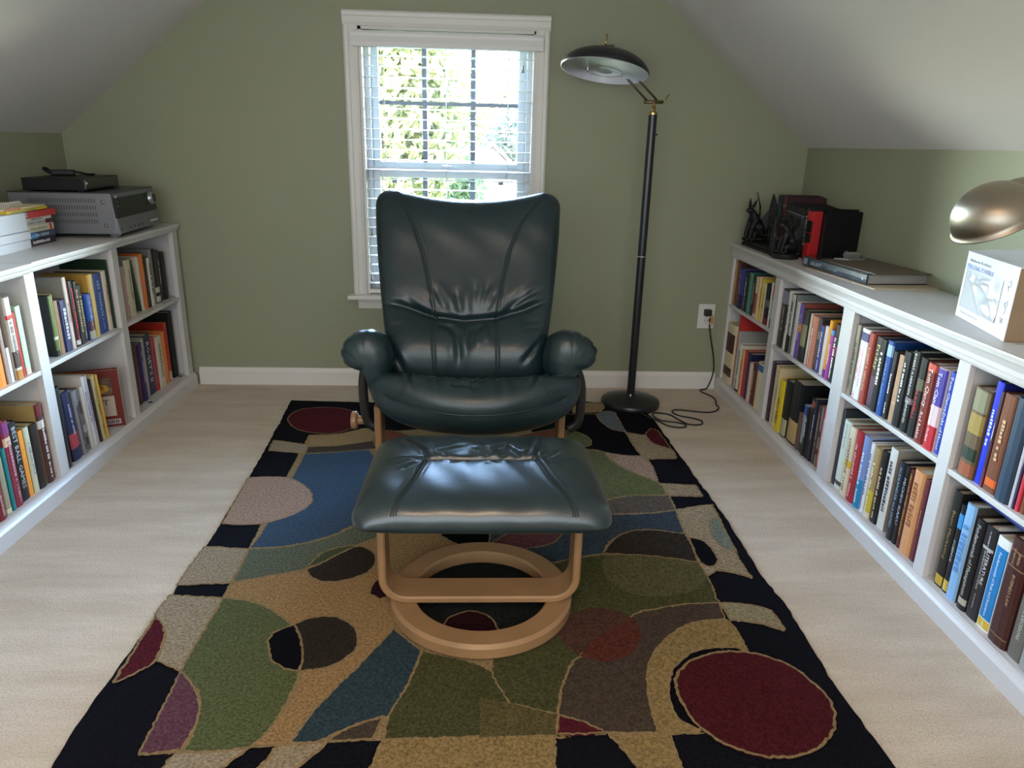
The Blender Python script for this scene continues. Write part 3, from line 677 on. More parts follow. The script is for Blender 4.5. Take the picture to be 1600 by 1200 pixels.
  (-0.8333, -0.861, 0.214, '131318', '15151a', '~', 'b8a078', [], 'black book with gold lettering'),
  (-0.8622, -0.8899, 0.22, '15151a', '17171b', '~', 'd42c40', [(0.03, 0.1, 'e0e0e0')], 'black book with scarlet lettering'),
  (-0.8906, -0.8947, 0.228, '7c1e24', '8c242a', '', '', [], 'thin deep red book'),
  (-0.8955, -0.9159, 0.237, '8a8680', 'd8ccc8', '~', 'a08c88', [], 'tall white edged book with grey cover'),
  (-0.9177, -0.9587, 0.17, '1e2450', '242c60', '~', 'ccd0e4', [], 'navy book with white lettering'),
  (-0.9605, -0.9799, 0.174, '8a6c4c', '967652', '', '', [], 'tan brown book'),
  (-0.981, -0.9844, 0.197, 'd8c49c', 'dccaa4', '', '', [], 'narrow cream book with red flash'),
  (-0.9856, -1.008, 0.195, '101214', '5c7038', '', '', [(0.0, 0.1, '121416'), (0.28, 0.33, 'd0d0c8')], 'black book with moss green spine'),
 ],
 'LA2L':[
  (-0.8211, -0.8369, 0.244, 'c8983c', 'd4a648', '', '', [], 'golden yellow magazine'),
  (-0.8412, -0.8639, 0.248, 'b8a878', 'c4b684', '~', '8a7c50', [], 'khaki magazine'),
  (-0.8667, -0.8764, 0.24, '2c2824', '36302a', '', '', [], 'thin dark magazine'),
  (-0.8778, -0.8971, 0.258, 'b8aeb4', 'c6bcc6', '~', '77708c', [], 'tall lilac white magazine'),
  (-0.8985, -0.9169, 0.262, 'cfcac4', 'dcd8d6', '~', '6a6480', [], 'tall white magazine with violet print'),
  (-0.9189, -0.9356, 0.232, 'c4bcb4', 'd4ccc8', '', '', [], 'off white magazine'),
  (-0.9376, -0.96, 0.231, '54484a', '6c6260', '', '', [(0.1, 0.22, '2c2626'), (0.3, 0.42, 'a8a09c'), (0.6, 0.8, '3a3030')], 'book with black and white photos'),
  (-0.9613, -0.991, 0.234, '76757c', '85848a', '~', '26262a', [], 'grey book with black lettering'),
  (-0.9935, -1.0495, 0.245, '1a2036', '222a4c', '~', 'a8b0d4', [(0.18, 0.4, 'a84048')], 'navy picture book with red patch'),
  (-1.0532, -1.1037, 0.274, '14161e', '181b24', '', '', [], 'black ring binder'),
 ],
 'LB1':[
  (-1.1629, -1.1866, 0.204, 'a8c4a8', 'b4d0b4', '', '', [(0.0, 0.1, 'd8b8a8')], 'pale green plastic folder'),
  (-1.1939, -1.2086, 0.192, 'a81e28', 'b4242e', '', '', [], 'red spiral notebook'),
  (-1.2098, -1.242, 0.24, 'a8a49c', 'c8c4be', '~', '8a8680', [(0.74, 0.79, 'cc3c2c'), (0.0, 0.12, 'b8803c'), (0.15, 0.35, '4c3c38')], 'spiral bound grey cookbook with red strip'),
  (-1.2444, -1.2601, 0.101, 'd0c8c0', 'e4dedc', '', '', [], 'short white paperback'),
  (-1.2609, -1.2779, 0.224, '6c5650', '9c8884', '', '', [], 'mauve brown book'),
  (-1.2795, -1.3267, 0.196, 'd8701c', 'e4842c', '', '', [], 'wide orange book'),
 ],
 'LB1L':[
  (-1.1264, -1.1648, 0.219, '6c2420', '7a2a26', '~', 'd8a89c', [(0.74, 0.94, 'd0a030')], 'red brown book with a gold flash'),
  (-1.1673, -1.1934, 0.257, 'a8905c', '4c2a26', '~', 'e0d8cc', [(0.86, 1.0, '6c2428'), (0.7, 0.8, 'd0c8c4')], 'tall brown book with white label'),
  (-1.1946, -1.2327, 0.207, '201a18', '261f1c', '', '', [], 'black brown book'),
  (-1.2345, -1.2598, 0.21, '6c7c3c', 'ccc8b0', '~', '7a9cb0', [], 'pale cream and green book'),
  (-1.2615, -1.2811, 0.209, 'e0882c', 'f09c3c', '', '', [], 'orange spined book'),
  (-1.2822, -1.317, 0.246, '15151a', '17171c', 'BEST BALL GAMES', 'c8c8cc', [], 'black book with grey capitals'),
  (-1.3192, -1.3529, 0.262, '7a2a3c', '8a3244', '~', 'c89098', [(0.72, 0.82, 'd8bca0'), (0.86, 0.99, '7c3474')], 'plum red book with peach label'),
  (-1.3539, -1.3693, 0.192, '0f6870', '14787e', '', '', [], 'teal book'),
  (-1.3709, -1.3979, 0.174, '8c8674', '9c967c', '', '', [(0.02, 0.1, 'd8d0a8')], 'grey khaki book'),
  (-1.4, -1.4363, 0.184, '6c1c24', '782028', '~', 'c8a0a0', [], 'dark red book with pink lettering'),
  (-1.4412, -1.4799, 0.246, '7a1e26', '84222a', '', '', [], 'crimson book'),
 ],
}

_k = 0
BOOKOBJ = {}
for bay, rows in BOOKS.items():
    side, xs, zs, phrase = BAY[bay]
    for (y0, y1, h, cc, sc, tx, tcol, bands, look) in rows:
        _k += 1; R = random.Random(_k)
        h = min(h, HMAX[bay]); lean = 0.; dx = R.uniform(-.001, .006); zz = zs
        lo, hi = RANGE[bay[:3]]
        if bay in ('RA2', 'RA2L', 'RB1', 'RB1L'):
            A0, A1 = rows[0][0], rows[-1][1]; k = (hi - .006 - (lo + .017)) / (A0 - A1); k = min(k, 1.); y0, y1 = [hi - .006 + (v_ - A0) * k for v_ in (y0, y1)]
        elif bay in ('RB2', 'RB2L'): y0 += .010; y1 += .010
        elif bay == 'LA2L': y0 += .016; y1 += .016
        if bay == 'RA1':
            if 'tan' in look: y0, y1 = -.0320, -.0440
            if 'reddish brown' in look: y0 = -.0445
        if bay == 'LB1L':
            if 'gold flash' in look: y0, y1 = -1.1445, -1.1580
            if 'tall brown' in look: y0 = -1.1585
        y0 = min(y0, hi); y1 = max(y1, lo)
        if y0 - y1 < .003: print('THIN', bay, look, y0, y1)
        if bay == 'LA2L' and 'binder' in look: y0, y1 = -1.0540, -1.0905
        elif bay == 'LA2L':
            lean = math.radians(4.3); zz = zs + (y0 - y1) / 2 * math.sin(lean) + .0005; h *= .985; y0 -= .0006; y1 += .0006
        if look.startswith('slim green book leaning'):
            y0, y1, lean, h = -.3585, -.3700, math.radians(9.5), .210; zz = zs + .0015
            sc = '3e5a44'
        nm = 'binder' if 'binder' in look and 'book' not in look else ('magazine' if 'magazine' in look else 'book')
        BOOKOBJ[look] = book(nm, look + ' ' + phrase, 'books ' + phrase, y0, y1, h, side, xs + (dx if side == 'R' else -dx), zz, cc, sc, tx, tcol, bands, _k, lean=lean, maxd=.235 if side == 'R' else .26)
# the blue folder lying across the textbooks, and the big red picture book leaning in the left middle bay
fo = MB().box((-.11, -.105, -.004), (.11, .105, .004)).build('folder', bmat('1c2c78'), None, bevel=.002)
fo.location = (1.305, -1.884, .3262); fo.rotation_euler = (math.radians(2.5), 0, 0); tag(fo, 'thin dark blue folder lying slanted on top of the textbooks at right', 'folder')
pb = thing('picture_book', 'large dark red picture book, front cover turned outward, leaning on golden magazine', 'book', (-1.426, -.7345, .0668))
pb.rotation_euler = (math.radians(7.5), 0, math.radians(23)); pb.scale = (1, 1, .85)
MB().box((-.11, -.008, 0), (.112, .008, .272)).build('cover', bmat('6e2620'), pb, bevel=.003)
MB().box((-.105, -.0058, .003), (.1125, .0058, .269)).build('pages', PAGES, pb)
ph = MB().box((-.02, -.0088, .155), (.085, -.0081, .235)).build('cover_photo', mat('photo_dark', (.12, .08, .06), .4, var=(40, .9)), pb)
ov = MB().lathe([(.042, 0), (.042, .0005), (0, .0005)], (0, 0, 0), 20); ov.v = [(x * 1.0 + .035, -.0086 - z, y * .55 + .185) for x, y, z in ov.v]
ov.build('cover_photo', mat('photo_gold', (.45, .25, .04), .4, var=(60, .5)), pb)
MB().box((-.01, -.0087, .052), (.088, -.0081, .148)).build('cover_panel', bmat('c0b4a8'), pb)
lettering('title', 'NT', bmat('2a2024'), pb, (.045, -.0087, .118), (1, 0, 0), (0, 0, 1), .05, .026, .0005)
lb_ = MB().box((.03, -.0088, .012), (.098, -.0081, .036)).build('barcode_label', bmat('b8aeb0'), pb)
for k in range(9): MB().box((.035 + k * .0065, -.0093, .016), (.038 + k * .0065 + (k % 3) * .0006, -.0088, .032)).build('barcode_bar', bmat('3a3034'), lb_)

# ---------------------------------------------------------------- rug
RC = {'tan': (0.31, 0.205, 0.108), 'tan2': (0.29, 0.178, 0.082), 'brn': (0.0612, 0.04464, 0.0324), 'brd': (0.0288, 0.02232, 0.01728), 'mar': (0.072, 0.01152, 0.01728), 'mar2': (0.0612, 0.01008, 0.01296), 'mard': (0.0252, 0.0072, 0.01008),
      'bei': (0.288, 0.2304, 0.1584), 'bei2': (0.288, 0.2232, 0.144), 'bei3': (0.2448, 0.2088, 0.1224), 'blu': (0.04464, 0.0756, 0.1188), 'pnk': (0.3312, 0.2232, 0.1656), 'grg': (0.1044, 0.1188, 0.0828), 'grs': (0.0612, 0.072, 0.0324), 'gr': (0.09, 0.1044, 0.04464),
      'gr2': (0.108, 0.1188, 0.0504), 'blk': (0.00432, 0.00432, 0.00648), 'mau': (0.1044, 0.04464, 0.0612), 'mau2': (0.1224, 0.0468, 0.0504), 'tea': (0.03024, 0.04896, 0.05904), 'olv': (0.0612, 0.0612, 0.02448), 'oly': (0.09, 0.0828, 0.036), 'olt': (0.0936, 0.0756, 0.0324),
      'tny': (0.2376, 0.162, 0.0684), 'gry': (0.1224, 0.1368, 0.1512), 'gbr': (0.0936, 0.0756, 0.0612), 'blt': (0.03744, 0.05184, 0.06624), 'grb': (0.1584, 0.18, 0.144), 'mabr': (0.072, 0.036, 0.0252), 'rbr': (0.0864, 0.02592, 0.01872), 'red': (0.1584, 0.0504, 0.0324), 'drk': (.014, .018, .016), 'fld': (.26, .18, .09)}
RUG=[
('fld',[(-656,-658),(-622,-2204),(-421,-2189),(-352,-2179),(-174,-2175),(156,-2169),(361,-2167),(449,-2168),(587,-377),(-371,-620)]),
('tan',[(-651,-658),(-542,-640),(-452,-581),(-371,-620),(-374,-692),(-431,-718),(-522,-750),(-631,-764)]),
('brn',[(-634,-770),(-520,-756),(-425,-718),(-373,-698),(-374,-778),(-419,-794),(-521,-816),(-631,-831)]),
('mar',[(-774,-500),(-778,-422),(-746,-372),(-677,-347),(-595,-353),(-527,-394),(-489,-465),(-489,-547),(-522,-609),(-585,-640),(-662,-625),(-725,-586)]),
('bei',[(-776,-708),(-635,-752),(-630,-831),(-767,-807)]),
('blu',[(-631,-834),(-509,-815),(-402,-793),(-346,-947),(-293,-1352),(-363,-1354),(-426,-1418),(-532,-1471),(-634,-1484),(-626,-1337)]),
('pnk',[(-774,-1035),(-707,-1025),(-641,-1034),(-582,-1080),(-534,-1156),(-526,-1221),(-554,-1283),(-622,-1337),(-688,-1352),(-755,-1345),(-760,-1258),(-767,-1134)]),
('bei',[(-762,-1474),(-634,-1486),(-633,-1652),(-765,-1661)]),
('tan2',[(-629,-1652),(-545,-1617),(-453,-1584),(-367,-1495),(-286,-1404),(-200,-1380),(-39,-1380),(99,-1496),(9,-1623),(-195,-1760),(-194,-1841),(-251,-1956),(-299,-2066),(-335,-2163),(-352,-2178),(-421,-2189),(-380,-2079),(-375,-1985),(-394,-1901),(-432,-1827),(-506,-1758),(-574,-1725),(-630,-1715)]),
('grg',[(-633,-1488),(-531,-1474),(-425,-1424),(-363,-1357),(-288,-1389),(-292,-1426),(-352,-1474),(-396,-1528),(-452,-1586),(-544,-1620),(-629,-1650)]),
('grs',[(-456,-1578),(-433,-1515),(-388,-1478),(-331,-1469),(-349,-1495),(-394,-1536),(-431,-1567)]),
('brd',[(-456,-1589),(-423,-1563),(-389,-1520),(-351,-1481),(-321,-1476),(-290,-1503),(-274,-1547),(-290,-1603),(-337,-1639),(-393,-1647),(-434,-1624)]),
('mard',[(-271,-1700),(-268,-1658),(-255,-1633),(-232,-1651),(-225,-1714),(-243,-1723)]),
('gr',[(-630,-1717),(-573,-1726),(-505,-1761),(-431,-1829),(-394,-1903),(-378,-1978),(-380,-2047),(-396,-2138),(-421,-2189),(-479,-2199),(-543,-2198),(-542,-2144),(-553,-2085),(-579,-2035),(-631,-1979)]),
('brd',[(-430,-1823),(-390,-1795),(-337,-1796),(-294,-1824),(-271,-1875),(-274,-1922),(-303,-1959),(-340,-1977),(-378,-1983),(-385,-1934),(-405,-1868)]),
('blk',[(-471,-1895),(-467,-1853),(-430,-1824),(-405,-1868),(-385,-1934),(-381,-1983),(-413,-1974),(-446,-1946)]),
('bei',[(-765,-1704),(-630,-1717),(-634,-1977),(-702,-1943),(-701,-1898),(-718,-1847),(-764,-1791)]),
('mar',[(-764,-1791),(-736,-1818),(-714,-1859),(-700,-1943),(-719,-1979),(-756,-2014)]),
('mau',[(-630,-1980),(-584,-2030),(-555,-2080),(-544,-2131),(-549,-2192),(-622,-2204)]),
('tea',[(-194,-1841),(-121,-1921),(-143,-2027),(-170,-2112),(-203,-2124),(-263,-2154),(-307,-2180),(-352,-2178),(-315,-2080),(-256,-1966)]),
('brn',[(-283,-2179),(-246,-2144),(-203,-2124),(-181,-2116),(-196,-2173)]),
('olv',[(-121,-1921),(9,-1970),(140,-2086),(164,-2171),(158,-2175),(-174,-2175),(-171,-2112),(-143,-2027)]),
('bei',[(-557,-2201),(-479,-2199),(-421,-2189),(-461,-2236),(-487,-2273),(-575,-2275)]),
('bei2',[(-371,-2186),(-282,-2181),(-323,-2238),(-361,-2289),(-427,-2288),(-392,-2237)]),
('tny',[(-177,-2176),(-52,-2172),(71,-2170),(155,-2171),(142,-2308),(-200,-2302),(-192,-2241)]),
('blk',[(225,-412),(502,-406),(511,-492),(539,-573),(593,-610),(596,-734),(611,-842),(542,-837),(474,-808),(418,-785),(198,-815)]),
('blk',[(-190,-1272),(138,-1271),(103,-1396),(36,-1461),(-1,-1489),(-55,-1464),(-103,-1418)]),
('tan',[(420,-267),(557,-264),(543,-346),(506,-379),(405,-389)]),
('gry',[(502,-406),(547,-370),(587,-377),(593,-610),(539,-573),(511,-492)]),
('bei2',[(591,-610),(669,-642),(677,-717),(734,-778),(734,-860),(607,-870),(596,-734)]),
('mar',[(705,-567),(726,-601),(734,-775),(682,-726),(667,-662),(676,-609)]),
('gr2',[(261,-626),(342,-591),(397,-614),(432,-666),(435,-720),(416,-755),(309,-784),(240,-739)]),
('gr2',[(412,-782),(473,-811),(486,-883),(538,-978),(616,-1063),(634,-1153),(577,-1158),(423,-1188),(349,-1116)]),
('pnk',[(472,-811),(542,-837),(618,-847),(627,-937),(618,-1056),(562,-998),(511,-927),(484,-861)]),
('bei2',[(625,-1071),(742,-1084),(742,-1164),(626,-1160)]),
('gbr',[(411,-1197),(502,-1163),(630,-1160),(627,-1259),(539,-1280),(386,-1291)]),
('blt',[(386,-1289),(539,-1282),(626,-1263),(617,-1407),(554,-1389),(476,-1389),(418,-1418),(377,-1465),(355,-1516),(294,-1531),(184,-1561),(26,-1512),(47,-1351),(208,-1271)]),
('mau2',[(-1,-1489),(36,-1461),(103,-1396),(181,-1366),(252,-1381),(245,-1418),(210,-1465),(139,-1489),(62,-1516)]),
('bei2',[(627,-1259),(693,-1238),(755,-1222),(749,-1330),(733,-1497),(735,-1636),(701,-1614),(653,-1598),(615,-1630),(610,-1563),(616,-1426)]),
('grb',[(722,-1320),(746,-1310),(743,-1398),(739,-1509),(704,-1479),(695,-1407)]),
('brd',[(355,-1515),(388,-1454),(446,-1398),(525,-1385),(616,-1409),(619,-1483),(611,-1561),(501,-1532),(404,-1521)]),
('blk',[(622,-1429),(656,-1444),(671,-1488),(672,-1544),(653,-1584),(628,-1580),(616,-1545)]),
('olv',[(358,-1523),(501,-1532),(611,-1563),(617,-1628),(611,-1748),(523,-1753),(445,-1772),(380,-1798),(231,-1946),(210,-1972),(180,-2050),(164,-2117),(68,-2085),(37,-1949),(143,-1653),(219,-1562)]),
('oly',[(357,-1526),(500,-1535),(608,-1564),(615,-1625),(599,-1662),(554,-1698),(482,-1720),(402,-1711),(353,-1657),(339,-1586)]),
('olt',[(9,-2071),(75,-2088),(163,-2119),(156,-2169),(9,-2172)]),
('brn',[(380,-1798),(445,-1773),(523,-1754),(610,-1749),(606,-1813),(518,-1829),(441,-1888),(386,-1964),(362,-2053),(357,-2124),(361,-2167),(250,-2166),(219,-2141),(167,-2118),(180,-2050),(210,-1972),(233,-1946),(306,-1886)]),
('mabr',[(194,-1885),(199,-1838),(236,-1789),(286,-1767),(341,-1775),(378,-1807),(272,-1886),(231,-1944)]),
('rbr',[(378,-1807),(388,-1846),(382,-1881),(362,-1926),(323,-1955),(279,-1962),(233,-1946),(272,-1886)]),
('tny',[(605,-1815),(620,-1857),(619,-1936),(596,-1923),(522,-1922),(463,-1954),(421,-2005),(400,-2081),(407,-2134),(438,-2164),(450,-2169),(378,-2170),(361,-2167),(357,-2124),(362,-2053),(386,-1964),(441,-1888),(518,-1829)]),
('blk',[(618,-1934),(589,-1920),(521,-1923),(464,-1956),(422,-2007),(402,-2081),(408,-2134),(440,-2163),(469,-2143),(445,-2091),(466,-2016),(544,-1944)]),
('mar2',[(427,-2035),(462,-1977),(521,-1943),(592,-1933),(654,-1948),(703,-1988),(729,-2043),(737,-2095),(720,-2147),(685,-2192),(637,-2222),(583,-2232),(530,-2225),(488,-2203),(450,-2164),(429,-2113)]),
('mar',[(167,-2119),(219,-2141),(250,-2165),(205,-2169),(157,-2170)]),
('tny',[(258,-2170),(378,-2171),(382,-2251),(387,-2320),(319,-2318),(297,-2246),(278,-2203)]),
('bei3',[(614,-1748),(685,-1758),(734,-1783),(736,-1857),(676,-1826),(618,-1815)]),
('red',[(-407,-627),(-341,-613),(-253,-677),(-232,-776),(-351,-778),(-390,-748)]),
('red',[(131,-697),(210,-630),(323,-574),(350,-614),(332,-768),(127,-801)]),
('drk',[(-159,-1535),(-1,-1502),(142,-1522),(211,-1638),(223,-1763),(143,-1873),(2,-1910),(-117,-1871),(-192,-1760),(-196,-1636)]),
('mard',[(-81,-1859),(-68,-1807),(-15,-1780),(32,-1800),(57,-1861),(24,-1883),(-50,-1883)]),
('base',[(-821,-257),(-527,-270),(719,-326),(740,-442),(750,-730),(773,-1283),(770,-1620),(782,-1762),(772,-2028),(787,-2247),(783,-2421),(-756,-2342),(-773,-2134),(-758,-1474),(-774,-980),(-796,-613)]),
]

def pile(key, c, amt=.42): return mat('rug_' + key, c, .95, spec=.04, var=(170, amt, 6), bump=(330, .8, .004))
rug = thing('area_rug', 'large black rug with coloured circles and curves under recliner and ottoman', 'rug', (0, -1.4, 0))
rr = random.Random(3)
def rough_edge(P, step=.006, amp=.0012):
    out = []
    for a, b_ in zip(P, P[1:] + P[:1]):
        a = np.array(a); b_ = np.array(b_); n = max(1, int(np.linalg.norm(b_ - a) / step))
        for k in range(n):
            p = a + (b_ - a) * k / n; out.append(p + np.array((rr.gauss(0, amp), rr.gauss(0, amp))))
    return out
def smooth_poly(P):
    """catmull through gentle vertices, keep sharp corners"""
    P = [np.array(p, float) for p in P]; N = len(P); sharp = []
    for i in range(N):
        a = P[i] - P[i - 1]; b_ = P[(i + 1) % N] - P[i]
        ang = abs(math.atan2(a[0] * b_[1] - a[1] * b_[0], a @ b_)); sharp.append(ang > math.radians(52))
    out = []
    for i in range(N):
        j = (i + 1) % N; p1, p2 = P[i], P[j]
        p0 = P[i - 1] if not sharp[i] else 2 * p1 - p2
        p3 = P[(j + 1) % N] if not sharp[j] else 2 * p2 - p1
        for k in range(6):
            t = k / 6
            out.append(.5 * (2 * p1 + (p2 - p0) * t + (2 * p0 - 5 * p1 + 4 * p2 - p3) * t * t + (3 * p1 - p0 - 3 * p2 + p3) * t ** 3))
    return out
def slab(name, P, z0, z1, m, inset=0.):
    """flat pile of outline P: delaunay top (copes with wobbly outlines) and upright edges"""
    v, e, f, _a, _b, _c = delaunay_2d_cdt([Vector((p[0], p[1])) for p in P], [], [list(range(len(P)))], 1, 1e-6)
    n = len(P)
    V = [(p.x, p.y + 1.4, z1) for p in v] + [(p[0], p[1] + 1.4, z) for z in (z0, z1) for p in P]
    F = [tuple(q) for q in f] + [(len(v) + i, len(v) + (i + 1) % n, len(v) + n + (i + 1) % n, len(v) + n + i) for i in range(n)]
    return mesh(name, V, F, m, rug)
def area(P): return sum(P[i - 1][0] * P[i][1] - P[i][0] * P[i - 1][1] for i in range(len(P))) / 2
base = [(x / 1000, y / 1000) for x, y in RUG[-1][1]]
base = [p for p in base if p[1] > -2.3] ; base = [p for p in base]
base += []
_i = max(range(len(base)), key=lambda k: 0)
ring = [(x, y) for x, y in base]
# close the near end well past the frame
ring = [p for p in ring if not p[1] < -2.25]
k = max(i for i in range(len(ring)) if ring[i][0] > 0)
ring = ring[:k + 1] + [(.795, -2.62), (-.74, -2.60)] + ring[k + 1:]
slab('backing', rough_edge(ring, .02, .0015), .0005, .0105, pile('black', (.0065, .0065, .0095)))
OUT = pile('outline', (.25, .17, .085), .3); lines = MB()
for i, (key, pts) in enumerate(RUG[:-1]):
    P = smooth_poly([(x / 1000, y / 1000) for x, y in pts]) if key != 'fld' else [np.array((x / 1000, y / 1000)) for x, y in pts]
    if area(P) < 0: P = P[::-1]
    Q = rough_edge(P); z = .0118 + i * .00007
    slab('pile_patch', Q, .0095, z, pile(key, RC[key]))
    # carved tan line that edges the patch
    n = len(Q); hw = .0022 + .0004 * (i % 3); L = []
    for q in range(n):
        t = Q[(q + 1) % n] - Q[q - 1]; l = np.linalg.norm(t) or 1; nn = np.array((-t[1], t[0])) / l; wj = hw * (.75 + .5 * rr.random())
        L += [(Q[q][0] + nn[0] * wj, Q[q][1] + nn[1] * wj + 1.4, z + .00003), (Q[q][0] - nn[0] * wj, Q[q][1] - nn[1] * wj + 1.4, z + .00003)]
    if key not in ('oly', 'olt', 'mabr', 'rbr', 'fld'):
        lines.add(L, [(2 * q, 2 * q + 1, (2 * q + 3) % (2 * n), (2 * q + 2) % (2 * n)) for q in range(n)])
o = lines.build('outline', OUT, rug)

# ---------------------------------------------------------------- leather helpers
def leather_mat(key='green_leather', coat=.25, lo=.31, hi=.48):
    m = mat(key, (.0088, .0235, .0285), .33, spec=.45, var=(5, .22, 4), coat=coat)
    t = m.node_tree; bs = t.nodes['Principled BSDF']; bs.inputs['Coat Roughness'].default_value = .24; tc_ = t.nodes.new('ShaderNodeTexCoord')
    v = t.nodes.new('ShaderNodeTexVoronoi'); v.inputs['Scale'].default_value = 330
    n = t.nodes.new('ShaderNodeTexNoise'); n.inputs['Scale'].default_value = 22; n.inputs['Detail'].default_value = 5
    r = t.nodes.new('ShaderNodeMapRange'); r.inputs['To Min'].default_value = lo; r.inputs['To Max'].default_value = hi
    n2 = t.nodes.new('ShaderNodeTexNoise'); n2.inputs['Scale'].default_value = 9; n2.inputs['Detail'].default_value = 4
    for q in (v, n, n2): t.links.new(tc_.outputs['Object'], q.inputs['Vector'])
    b1 = t.nodes.new('ShaderNodeBump'); b1.inputs['Strength'].default_value = .22; b1.inputs['Distance'].default_value = .0012
    b2 = t.nodes.new('ShaderNodeBump'); b2.inputs['Strength'].default_value = .16; b2.inputs['Distance'].default_value = .006
    t.links.new(v.outputs['Distance'], b1.inputs['Height']); t.links.new(n.outputs['Fac'], b2.inputs['Height']); t.links.new(b2.outputs['Normal'], b1.inputs['Normal']); t.links.new(b1.outputs['Normal'], bs.inputs['Normal'])
    t.links.new(n2.outputs['Fac'], r.inputs['Value']); t.links.new(r.outputs['Result'], bs.inputs['Roughness'])
    return m
LEATHER = leather_mat(); POLISHED = leather_mat('polished_green_leather', .75, .27, .42)
SEAM = mat('seam_thread', (.012, .022, .024), .6)
BLACKM = mat('black_metal', (.012, .012, .013), .35, spec=.5)
WOOD = mat('beech', (.30, .170, .080), .36, spec=.45, var=(9, .12, 5), bump=(60, .06, .002))
def dpoly(A, B, pts):
    d = np.full(A.shape, 9.)
    for p, q in zip(pts[:-1], pts[1:]):
        p = np.array(p); q = np.array(q); v = q - p; L = v @ v + 1e-12
        t = np.clip(((A - p[0]) * v[0] + (B - p[1]) * v[1]) / L, 0, 1)
        d = np.minimum(d, np.hypot(A - p[0] - t * v[0], B - p[1] - t * v[1]))
    return d
def groove(A, B, pts, w, depth, lip=.3, taper=True):
    """soft fold along a polyline, fading out at both of its ends"""
    d = np.full(A.shape, 9.); u = np.zeros(A.shape); tot = sum(np.hypot(q[0] - p[0], q[1] - p[1]) for p, q in zip(pts[:-1], pts[1:])) + 1e-9; acc = 0
    for p, q in zip(pts[:-1], pts[1:]):
        p = np.array(p); q = np.array(q); v = q - p; L = v @ v + 1e-12
        t = np.clip(((A - p[0]) * v[0] + (B - p[1]) * v[1]) / L, 0, 1); dd = np.hypot(A - p[0] - t * v[0], B - p[1] - t * v[1])
        u = np.where(dd < d, (acc + t * L ** .5) / tot, u); d = np.minimum(d, dd); acc += L ** .5
    k = np.clip(np.minimum(u + .25, 1 - u) * 2.6, 0, 1) if taper else 1.
    return (-depth * np.exp(-(d / w) ** 2) + lip * depth * np.exp(-((d - 2.0 * w) / (1.2 * w)) ** 2)) * k * k
def grid_params(n):
    l = np.linspace(-1, 1, n); return .55 * np.sin(PI / 2 * l) + .45 * np.sign(l) * (1 - (1 - np.abs(l)) ** 1.6)
def pillow(name, nu, nv, outline, front, back, origin, ea, eb, en, m, parent, pe=4, qe=2.):
    """closed cushion: outline(s,t)->(a,b); front/back(a,b,s,t) heights along +en / -en, rolled to zero at the rim"""
    s, t = np.meshgrid(grid_params(nu), grid_params(nv), indexing='ij')
    a, b_ = outline(s, t)
    e = np.clip(1 - np.abs(s) ** pe, 0, 1) ** (1 / qe) * np.clip(1 - np.abs(t) ** pe, 0, 1) ** (1 / qe)
    lift = 0
    f = front(a, b_, s, t, e); k = back(a, b_, s, t, e)
    O = np.array(origin); ea, eb, en = [np.array(x, float) for x in (ea, eb, en)]
    def pts(h): return (O + a[..., None] * ea + b_[..., None] * eb + h[..., None] * en).reshape(-1, 3)
    V = np.vstack([pts(f), pts(-k)]); n = nu * nv
    idx = np.arange(n).reshape(nu, nv)
    F = []
    q = np.stack([idx[:-1, :-1], idx[1:, :-1], idx[1:, 1:], idx[:-1, 1:]], -1).reshape(-1, 4)
    F = np.vstack([q, q[:, ::-1] + n])
    me = bpy.data.meshes.new(name); me.from_pydata(V.tolist(), [], F.tolist())
    bm = bmesh.new(); bm.from_mesh(me); bmesh.ops.remove_doubles(bm, verts=bm.verts, dist=2e-5); bmesh.ops.recalc_face_normals(bm, faces=bm.faces); bm.to_mesh(me); bm.free()
    me.materials.append(m); me.polygons.foreach_set('use_smooth', [True] * len(me.polygons))
    o = link(name, me, parent)
    def surf(A, B):
        """point on the front sheet nearest to outline coords (A, B)"""
        i = np.argmin((a - A) ** 2 + (b_ - B) ** 2); return pts(f)[i]
    return o, surf
def u_frame(name, xa_, xb_, zt, zb, rad, y0, y1, th, parent, org, lean=0.):
    """bent laminated wood U: strip of thickness th, width y0..y1"""
    P = [(xa_, zt)]
    for k in range(9):
        a = PI + PI / 2 * k / 8; P.append((xa_ + rad + rad * math.cos(a), zb + rad + rad * math.sin(a)))
    for k in range(9):
        a = 1.5 * PI + PI / 2 * k / 8; P.append((xb_ - rad + rad * math.cos(a), zb + rad + rad * math.sin(a)))
    P.append((xb_, zt)); n = len(P); V = []
    for i, (x, z) in enumerate(P):
        a = P[max(i - 1, 0)]; b_ = P[min(i + 1, n - 1)]; t = Vector((b_[0] - a[0], b_[1] - a[1])).normalized(); nx, nz = -t.y, t.x
        bv = .004
        for (o_, y) in ((bv, y0), (th - bv, y0), (th, y0 + bv), (th, y1 - bv), (th - bv, y1), (bv, y1), (0, y1 - bv), (0, y0 + bv)):
            V.append((x + nx * o_ - org[0], y + lean * (z - zb) - org[1], z + nz * o_ - org[2]))
    F = [tuple(range(7, -1, -1)), tuple(range((n - 1) * 8, n * 8))]
    for i in range(n - 1): F += [(i * 8 + k, i * 8 + (k + 1) % 8, (i + 1) * 8 + (k + 1) % 8, (i + 1) * 8 + k) for k in range(8)]
    m = MB(); m.add(V, F); return m.build(name, WOOD, parent, auto=40)
def ring(name, c, r0, r1, z0, z1, parent, org):
    b = .005
    return MB().lathe([(r0, z0 + b), (r0, z1 - b), (r0 + b, z1), (r1 - b * 1.6, z1), (r1, z1 - b * 1.6), (r1, z0 + b), (r1 - b, z0), (r0 + b, z0)], (c[0] - org[0], c[1] - org[1], -org[2]), 72, close=True).build(name, WOOD, parent, auto=40)
